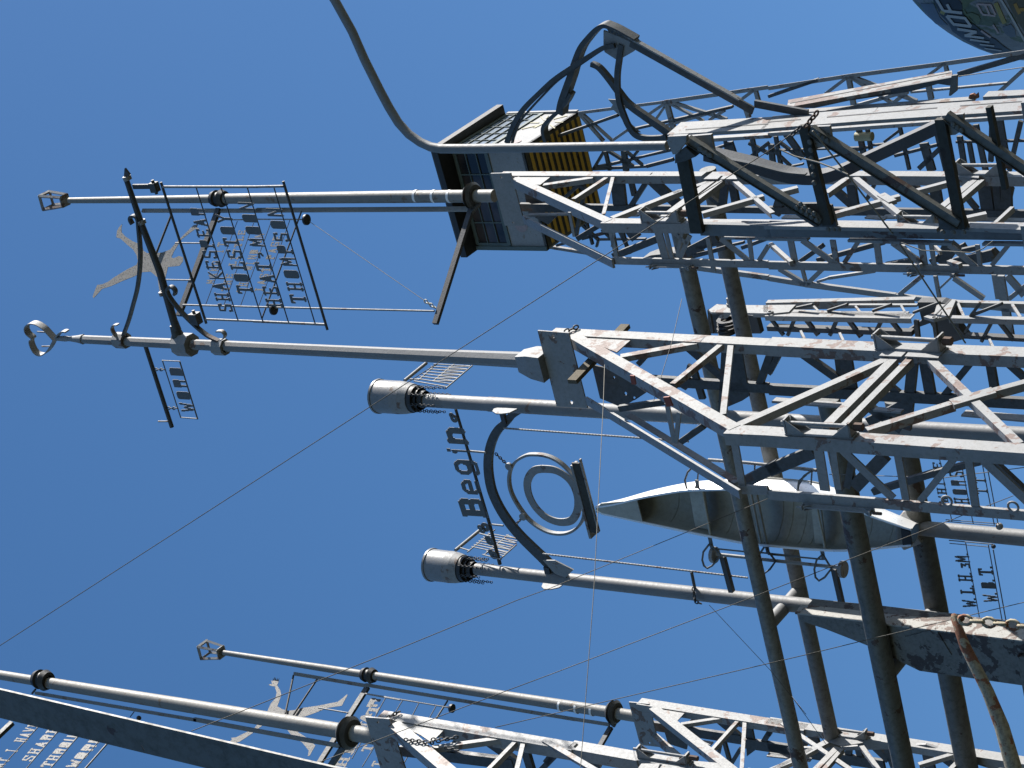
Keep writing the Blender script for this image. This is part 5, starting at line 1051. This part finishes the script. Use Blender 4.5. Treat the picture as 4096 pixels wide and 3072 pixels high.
bars(t, 'strip', 'greyl', PL(K2.P, G2), 'h', [(1880, 812, 2260, 795, 46)], t=.03, off=-.15)
# bent lamp-like pipe
BP = PL(atY(px('g', 900, 1262), 15.3), (XW * .97 + V((0, -.24, 0))))
pts = [('e', -250, -1000), ('e', 210, -130), ('e', 300, 0), ('e', 450, 270), ('e', 560, 520), ('e', 690, 780), ('e', 770, 930), ('e', 850, 1060), ('e', 940, 1160), ('e', 1040, 1230), ('e', 1130, 1270), ('e', 1220, 1285), ('e', 1400, 1285), ('e', 2100, 1275), ('g', 1340, 1258)]
Q = [BP.at(px(*p)) for p in pts]
solo(MB().tube(Q, [m_of(41 / 2.16, q) * (1 if i > 9 else .97) for i, q in enumerate(Q)], 28).obj('bent_pipe', 'pole'), 'long grey pipe with a smooth bend before the crane cab, reaching the top edge', 'pipe')
# ================================================================ painted ball, top right
BC = atY((4200, -455), 46.0); BR = 706 * depth(BC) / FPX * .985
def onball(p, off=.02):
    d = ray(p); oc = EYE - BC; b = d.dot(oc); c = oc.dot(oc) - (BR + off) ** 2; disc = b * b - c
    return EYE + d * (-b - math.sqrt(max(0, disc)))
t = thing('painted_ball', 'huge grey metal ball painted with graffiti lettering at the top right corner', 'ball', tuple(BC))
ballm = painted('graffiti_grey', (.26, .27, .28), (.12, .17, .10), .42, grime=(.10, .13, .17), grime_amt=.5, scale=.55, speck=.2)
MB().lathe(BC, UPW, [(-BR * cos(pi * i / 40), max(.001, BR * sin(pi * i / 40))) for i in range(41)], 80).obj('shell', ballm, t)
MB().tube([BC - UPW * BR * .97, V((BC.x, BC.y, 0))], .55, 24).obj('support_column', 'pipe', t)
def patch(pts, mat, name='paint_patch', off=.02, r='v', sub=10):
    # ruled patch between two polylines given as (left pts, right pts)
    a, b = pts
    def pl_(ps, u):
        k = u * (len(ps) - 1); i = min(int(k), len(ps) - 2); f = k - i
        return (ps[i][0] + (ps[i + 1][0] - ps[i][0]) * f, ps[i][1] + (ps[i + 1][1] - ps[i][1]) * f)
    vs = []; 
    for i in range(sub * 2 + 1):
        p, q = pl_(a, i / (sub * 2)), pl_(b, i / (sub * 2))
        for j in range(sub + 1):
            x, y = p[0] + (q[0] - p[0]) * j / sub, p[1] + (q[1] - p[1]) * j / sub; vs.append(onball(px(r, x, y), off))
    n = sub + 1; fs = [(i * n + j, i * n + j + 1, i * n + n + j + 1, i * n + n + j) for i in range(sub * 2) for j in range(sub)]
    return MB().add(vs, fs, True).obj(name, mat, t)
blk = simple('black_paint', (.018, .02, .022), .5); wht = simple('white_lettering_paint', (.55, .57, .58), .6, nz=.2)
grn = simple('green_paint', (.13, .18, .08), .6, nz=.3); blu = simple('blue_paint', (.12, .17, .24), .6, nz=.3); yel = simple('yellow_paint', (.42, .36, .10), .6, nz=.3); org = simple('orange_paint', (.50, .28, .03), .6, nz=.3)
patch([[(680, -60), (760, 100), (830, 250), (960, 380), (1030, 520), (1200, 640), (1450, 780), (1650, 860), (1900, 900)], [(1080, -60), (1190, 60), (1190, 190), (1260, 330), (1420, 430), (1560, 560), (1740, 650), (1880, 770), (2010, 850)]], blk, off=.012)
patch([[(1480, -40), (1300, 60), (1200, 200), (1330, 330), (1420, 400)], [(1150, -40), (1190, 40), (1200, 120), (1250, 200), (1330, 330)]], grn, off=.010)
patch([[(1250, 230), (1350, 300), (1450, 420)], [(1350, 210), (1470, 260), (1490, 330)]], grn, off=.011)
patch([[(1850, 450), (1900, 560), (2000, 620)], [(2000, 400), (2060, 480), (2080, 600)]], blu, off=.010)
patch([[(1450, -30), (1500, 0)], [(1700, -30), (1700, 30)]], blu, off=.010)
patch([[(500, 60), (560, 170), (640, 280), (760, 400)], [(720, 60), (760, 150), (830, 300), (960, 420)]], blu, off=.009)
patch([[(1900, -40), (1990, 150), (2100, 350), (2240, 560)], [(2300, -40), (2300, 150), (2300, 350), (2300, 560)]], simple('olive_paint', (.12, .12, .09), .7, nz=.3), off=.008)
def stroke(x0, y0, x1, y1, w_, mat=wht, off=.028, name='letter_stroke'):
    L = math.hypot(x1 - x0, y1 - y0); nx, ny = -(y1 - y0) / L * w_ / 2, (x1 - x0) / L * w_ / 2
    patch([[(x0 + nx, y0 + ny), (x1 + nx, y1 + ny)], [(x0 - nx, y0 - ny), (x1 - nx, y1 - ny)]], mat, name, off, sub=3)
for s_ in ((760, -20, 880, 180, 46), (880, 180, 1190, 215, 46), (1000, 180, 940, 70, 44),
           (930, 262, 1050, 400, 44), (940, 265, 1230, 300, 44), (1230, 290, 1340, 440, 40), (1040, 400, 1340, 438, 46),
           (1110, 480, 1430, 530, 44), (1430, 530, 1230, 590, 42), (1230, 590, 1550, 630, 38),
           (1320, 655, 1640, 700, 30), (1480, 735, 1720, 762, 24), (1560, 800, 1840, 840, 20)): stroke(*s_)
stroke(830, 190, 900, 230, 50, yel); stroke(1740, 50, 1890, 390, 70, yel, .014, 'paint_stripe'); stroke(2060, 60, 2140, 230, 56, org, .016, 'paint_stripe'); stroke(2100, 170, 2260, 150, 56, org, .018, 'paint_stripe')
stroke(1820, -20, 1990, 260, 34, wht, .02, 'paint_stripe'); stroke(1990, 260, 2230, 690, 34, wht, .02, 'paint_stripe')
for s_ in ((1430, 70, 1520, 230, 34), (1520, 240, 1740, 265, 30), (1660, 80, 1740, 250, 34), (1440, 70, 1660, 80, 28), (1570, 80, 1640, 240, 34), (1700, 410, 1790, 550, 26), (1500, 510, 1660, 620, 30)): stroke(*s_, pink_ if False else MT['pink'], .018, 'letter_stroke')
# ================================================================ pulley boom
QP = PL(atY(px('l', 600, 110), 27.4), G1); QF = PL(QP.P, G2)
t = thing('pulley_boom', 'narrow lattice boom with a black pulley block, between the two big towers', 'crane boom', foot(QP.P))
bars(t, 'chord', 'grey', QF, 'l', [(-10, 118, 1250, 140, 40)], t=.06, kind='angle', side=-1)
bars(t, 'chord', 'grey', QF, 'k', [(2100, 95, 2230, 100, 40)], t=.06)
bars(t, 'chord', 'grey', QF, 'j', [(190, 1392, 1240, 1430, 32), (1570, 1440, 2260, 1455, 26), (1330, 1300, 2260, 1320, 22)], t=.06, kind='angle', side=-1)
bars(t, 'chord', 'grey', QF, 'j', [(-10, 1308, 1270, 1278, 26)], t=.10, kind='angle', side=-1)
bars(t, 'chord', 'char', QP, 'j', [(-10, 1545, 1240, 1590, 40)], t=.1)
bars(t, 'chord', 'char', QP, 'l', [(1700, 320, 2260, 350, 30)], t=.1)
bars(t, 'plate_bar', 'grey', QF, 'j', [(700, 1333, 1290, 1332, 14), (630, 1398, 1215, 1400, 12)], t=.03)
bars(t, 'lacing', 'dull', QP, 'j', [(0, 1440, 130, 1605, 22), (235, 1440, 165, 1605, 28), (300, 1440, 430, 1605, 30), (605, 1440, 530, 1605, 32), (665, 1440, 800, 1620, 32), (985, 1460, 905, 1620, 34), (1045, 1460, 1165, 1610, 32), (1700, 1580, 1755, 1480, 24), (1930, 1490, 1840, 1660, 30), (1990, 1490, 2120, 1650, 28)], t=.04)
bars(t, 'lacing', 'dull', QP, 'j', [(240, 1370, 380, 1340, 20), (510, 1395, 680, 1340, 22), (900, 1395, 1060, 1340, 22), (1250, 1410, 1480, 1320, 20), (1740, 1440, 2020, 1330, 24), (1750, 1430, 1830, 1330, 26)], t=.04)
bars(t, 'lacing', 'grey', QF, 'j', [(395, 1345, 440, 1395, 16), (755, 1345, 795, 1395, 16), (1150, 1340, 1190, 1410, 18), (1640, 1320, 1690, 1430, 22), (2110, 1330, 2180, 1440, 24)], t=.03)
plate(t, 'knee_plate', 'grey', QF, 'j', [(1470, 1290), (1625, 1290), (1565, 1430), (1430, 1465), (1345, 1440), (1440, 1400)], .04, .03)
bars(t, 'plate_slot', 'char', QF, 'j', [(1420, 1450, 1580, 1285, 8), (1470, 1460, 1500, 1395, 7)], t=.004, off=.036)
plate(t, 'pivot_box', 'char', QP, 'l', [(1290, 20), (1500, 20), (1620, 60), (1650, 240), (1720, 330), (1580, 370), (1480, 330), (1400, 200), (1260, 250), (1180, 280), (1330, 180)], .15, -.3)
bars(t, 'post', 'dull', QP, 'l', [(1275, 180, 1290, 330, 36), (1430, 190, 1450, 330, 30)], t=.05, off=.03)
plate(t, 'head_plate', 'greyl', QF, 'k', [(1700, 85), (1770, 35), (1860, 42), (2212, 45), (2212, 115), (1720, 105)], .03, .02)
plate(t, 'head_side', 'dull', QP, 'k', [(1688, 88), (1708, 100), (1740, 290), (1700, 290)], .05)
plate(t, 'head_back', 'char', QP, 'k', [(1715, 110), (1960, 120), (2110, 140), (2150, 290), (1735, 290)], .1, -.25)
for k, (yy, rr) in enumerate(((175, 95), (210, 90), (245, 92), (272, 85))):
    P = QP.at(px('k', 1860, yy), -.1); R = m_of(rr / 2.16, P)
    MB().lathe(P, G1, [(-.02, R * .6), (-.02, R), (-.008, R * .9), (.008, R * .9), (.02, R), (.02, R * .6)], 24).obj('pulley', 'dark', t)
plate(t, 'pulley_cheek', 'grey', PL(QP.P, G1), 'k', [(1780, 150), (1810, 115), (1895, 120), (1860, 155), (1820, 168)], .03, .02)
P = QF.at(px('k', 1885, 50), .02); MB().lathe(P, QF.n, [(0, .05), (.04, .05), (.04, .035), (.12, .035), (.12, .001)], 12).obj('bolt', 'grey', t)
MB().torus(QF.at(px('j', 18, 1400), .03), QF.n, .035, .012, 12, 6).obj('ring', 'grey', t)
MB().torus(QF.at(px('j', 1437, 1450), .05), QF.n, .035, .012, 12, 6).obj('ring', 'grey', t)
plate(t, 'head_plate', 'greyl', QF, 'j', [(-40, 1340), (240, 1336), (180, 1398), (60, 1410), (-40, 1400)], .03, .02)
# ================================================================ cables
CG = 'thin steel cables'
def cable(label, pts, Ya, Yb, rad=.0038, mat='cable'):
    P = [atY(px(r_, x, y), Ya + (Yb - Ya) * i / (len(pts) - 1)) for i, (r_, x, y) in enumerate(pts)]
    return solo(MB().tube(P, rad, 6).obj('cable', mat), label, 'cable', CG)
cable('long thin cable slanting from the left edge up to the heavy girder top', [('D', -10, 1401), ('D', 805, 875), ('i', 820, 900), ('A', 90, 890), ('A', 1080, 260), ('A', 1330, 62)], 13.5, 15.2)
cable('thin cable crossing the lower drum capped pole and ending on the nearer pipe', [('r', 160, 1290), ('r', 2212, 475), ('w', 1350, 1106), ('m', 0, 1195), ('m', 1880, 422)], 14, 21.5)
cable('thin cable running from the thick cream mast to the right edge below the canoe', [('r', 1340, 1625), ('s', 1520, 900), ('o', 0, 852), ('o', 2212, 5), ('n', 700, 945), ('n', 2120, 395)], 16, 21)
cable('lowest thin cable, crossing the two big lower right pipes', [('s', 1430, 1252), ('o', 0, 1197), ('o', 2212, 680), ('p', 770, 572), ('p', 2250, 218)], 17.5, 20)
cable('thin pale line hanging from the head of the peeling tower to the bottom edge', [('k', 800, 560), ('k', 790, 870), ('k', 750, 1659), ('m', 380, 1195), ('o', 262, 1680)], 18.8, 16, .0034, 'rope')
cable('thin cable from the chained bare pole down to the distant tower', [('o', 1375, 250), ('o', 1900, 810), ('o', 2212, 1195), ('p', 205, 1040), ('p', 500, 1450)], 23.6, 24)
cable('short thin wire rising from the peeling tower beside the nearer pipe', [('k', 1468, -10), ('k', 1385, 350), ('k', 1225, 870)], 21, 20)
cable('tan frayed rope sloping down across the heavy girder', [('h', 385, 1130), ('h', 680, 1500), ('j', 960, 570), ('j', 1110, 770), ('j', 1700, 1659), ('l', 1705, 370)], 14.6, 16.4, .007, 'rope')
cable('pale slack line meeting the tan rope in front of the girder post', [('h', 100, 1290), ('h', 230, 1350), ('h', 440, 1405), ('h', 560, 1450), ('h', 690, 1508)], 14.8, 14.7, .006, 'rope')
cable('thin slack wire drooping under the heavy girder bottom', [('j', 1150, 800), ('j', 1330, 868), ('j', 1560, 875), ('j', 1770, 890), ('j', 1860, 850), ('j', 1945, 785)], 15, 15, .004, 'rope')
cable('short taut wire right of the loose beam end plate', [('h', 1645, 660), ('h', 2230, 578)], 17.5, 17, .004)
cable('thin wire beside the initials, crossing to the right edge', [('n', 530, 210), ('n', 1520, 240), ('n', 2250, 146)], 23.0, 22, .0045)
c_ = MB().chain(HF1.at(px('h', 430, 965), .2), HF1.at(px('h', 320, 1100), .2), .06, .008); solo(c_.obj('chain', 'nut'), 'rusty chain lashed over the pale top beam of the heavy girder', 'chain')
c_ = MB().chain(HF1.at(px('A', 1395, 20), .2), HF1.at(px('A', 1290, 110), .2), .05, .008); solo(c_.obj('chain', 'char'), 'small dark chain at the cable end below the pale top beam', 'chain')
# ================================================================ unseen ring of trees, added to block low sky light
random.seed(5); mb = MB(); tm = simple('light_blocking_foliage', (.035, .055, .02), .9)
for k in range(120):
    a = 2 * pi * k / 120 + random.uniform(-.02, .02); R = 52 + random.uniform(-5, 8); H = random.uniform(11, 16)
    C = V((R * cos(a), 14 + R * sin(a), 0)); mb.tube([C, C + UPW * H * .5], [.3, .15], 6)
    for i in range(170):
        u = random.random(); ph = random.uniform(0, 2 * pi); h = H * (.12 + .88 * u); rr = 3.6 * math.sqrt(max(.05, 1 - (u * 1.6 - .6) ** 2)) * random.uniform(.5, 1)
        p = C + V((rr * cos(ph), rr * sin(ph), h)); s_ = random.uniform(.5, 1.1); d1 = V((random.uniform(-1, 1), random.uniform(-1, 1), random.uniform(-1, 1))).normalized(); d2 = d1.orthogonal().normalized()
        mb.add([p - d1 * s_, p + d2 * s_ * .6, p + d1 * s_, p - d2 * s_ * .6], [(0, 1, 2, 3)])
o = mb.obj('light_blocking_woods', tm); o['kind'] = 'stuff'; o['label'] = 'dark green trees added out of view to block low sky light'; o['category'] = 'light_blocking_woods'
# ================================================================ the parts of the structures below the frame, down to the ground
def down(th, name, mat, P, w_, n):
    MB().bar(P, V((P.x, P.y, 0)), w_, w_, n, .5).obj(name, mat, th)
def lower(th, tw, mat, w_, pN, pR, pL, step=1.6):
    N_, R_, L_c = tw.F1.at(pN), tw.F2.at(pR), tw.F1.at(pL); F_c = R_ + (L_c - N_)
    Cn = [V((p.x, p.y, N_.z)) for p in (N_, R_, F_c, L_c)]
    for p in (N_, R_, F_c, L_c): down(th, 'chord', mat, p, w_, G1)
    z = N_.z - .1; k = 0
    while z > .4:
        z2 = max(.1, z - step)
        for i in range(4):
            a, b = Cn[i], Cn[(i + 1) % 4]; a, b = (a, b) if k % 2 else (b, a)
            n = (b - a).cross(UPW).normalized()
            MB().bar(V((a.x, a.y, z)), V((b.x, b.y, z2)), .06, .04, n, .5).obj('lower_brace', mat, th)
        z = z2; k += 1
lower(TB, B_, 'grey', .1, px('n', 2240, 60), px('l', 2240, 420), px('n', 2240, 570))
lower(TA, A_, 'grey', .1, px('j', 2250, 665), px('j', 2250, 225), px('j', 2250, 1050))
lower(TE, E_, 'grey', .1, px('o', 1640, 1700), px('p', 2250, 1600), px('o', 1560, 1900), 2.2)
lower(TF, F_, 'grey', .1, px('s', 1400, 1860), px('o', 1700, 1720), px('s', 1400, 2200), 2.2)
g_ = bpy.data.objects
hg = [o for o in g_ if o.name == 'heavy_girder'][0]
for P in (HF1.at(px('j', 2260, 735)), topf.at(px('h', 2260, 968))): down(hg, 'lower_leg', 'grey', P, .25, G1)
cb = [o for o in g_ if o.name == 'crane_boom'][0]
cps = [C1b.at(px('h', 2250, 455)), C1b.at(px('h', 2250, 1010)), C2b.at(px('j', 2250, 1400))]
for P in cps: down(cb, 'lower_leg', 'grey', P, .12, G1)
z = cps[1].z - .2; k = 0
while z > .5:
    for a, b in ((cps[0], cps[1]), (cps[1], cps[2])):
        a, b = (a, b) if k % 2 else (b, a); MB().bar(V((a.x, a.y, z)), V((b.x, b.y, max(.1, z - 1.8))), .07, .05, G2, .5).obj('lower_brace', 'grey', cb)
    z -= 1.8; k += 1
pb = [o for o in g_ if o.name == 'pulley_boom'][0]
for P in (QF.at(px('j', 2250, 1455)), QP.at(px('l', 2250, 350))): down(pb, 'lower_leg', 'grey', P, .14, G1)
def pole_down(th, pl, p, rpx):
    P = pl.at(p); MB().tube([P, V((P.x, P.y, 0))], m_of(rpx, P), 20).obj('lower_pole', 'pole', th)
pole_down(POLEG, QG, px('n', 2258, 765), 34)
pc = [o for o in g_ if o.name.startswith('drum_topped_pole') and o is not POLED][0]
pole_down(pc, QC, px('l', 2258, 1175), 36)
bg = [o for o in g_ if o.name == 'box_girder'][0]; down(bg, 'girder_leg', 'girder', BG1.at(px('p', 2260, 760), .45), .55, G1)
rp = [o for o in g_ if o.name == 'rusty_post'][0]; P = RP.at(px('p', 2140, 1715)); MB().tube([P, V((P.x - .3, P.y, 0))], m_of(34, P), 16).obj('lower_pipe', 'rust', rp)
for y0, (A, dz) in (('lean', (LP1.at((2390, 3386)), 0)),):
    MB().bar(A, V((A.x - .6, A.y, 0)), .2, .014, LP1.n).obj('beam_foot', 'pipe', [o for o in g_ if o.name == 'leaning_beam'][0])
for o in bpy.data.objects:
    if '_o' in o: del o['_o']
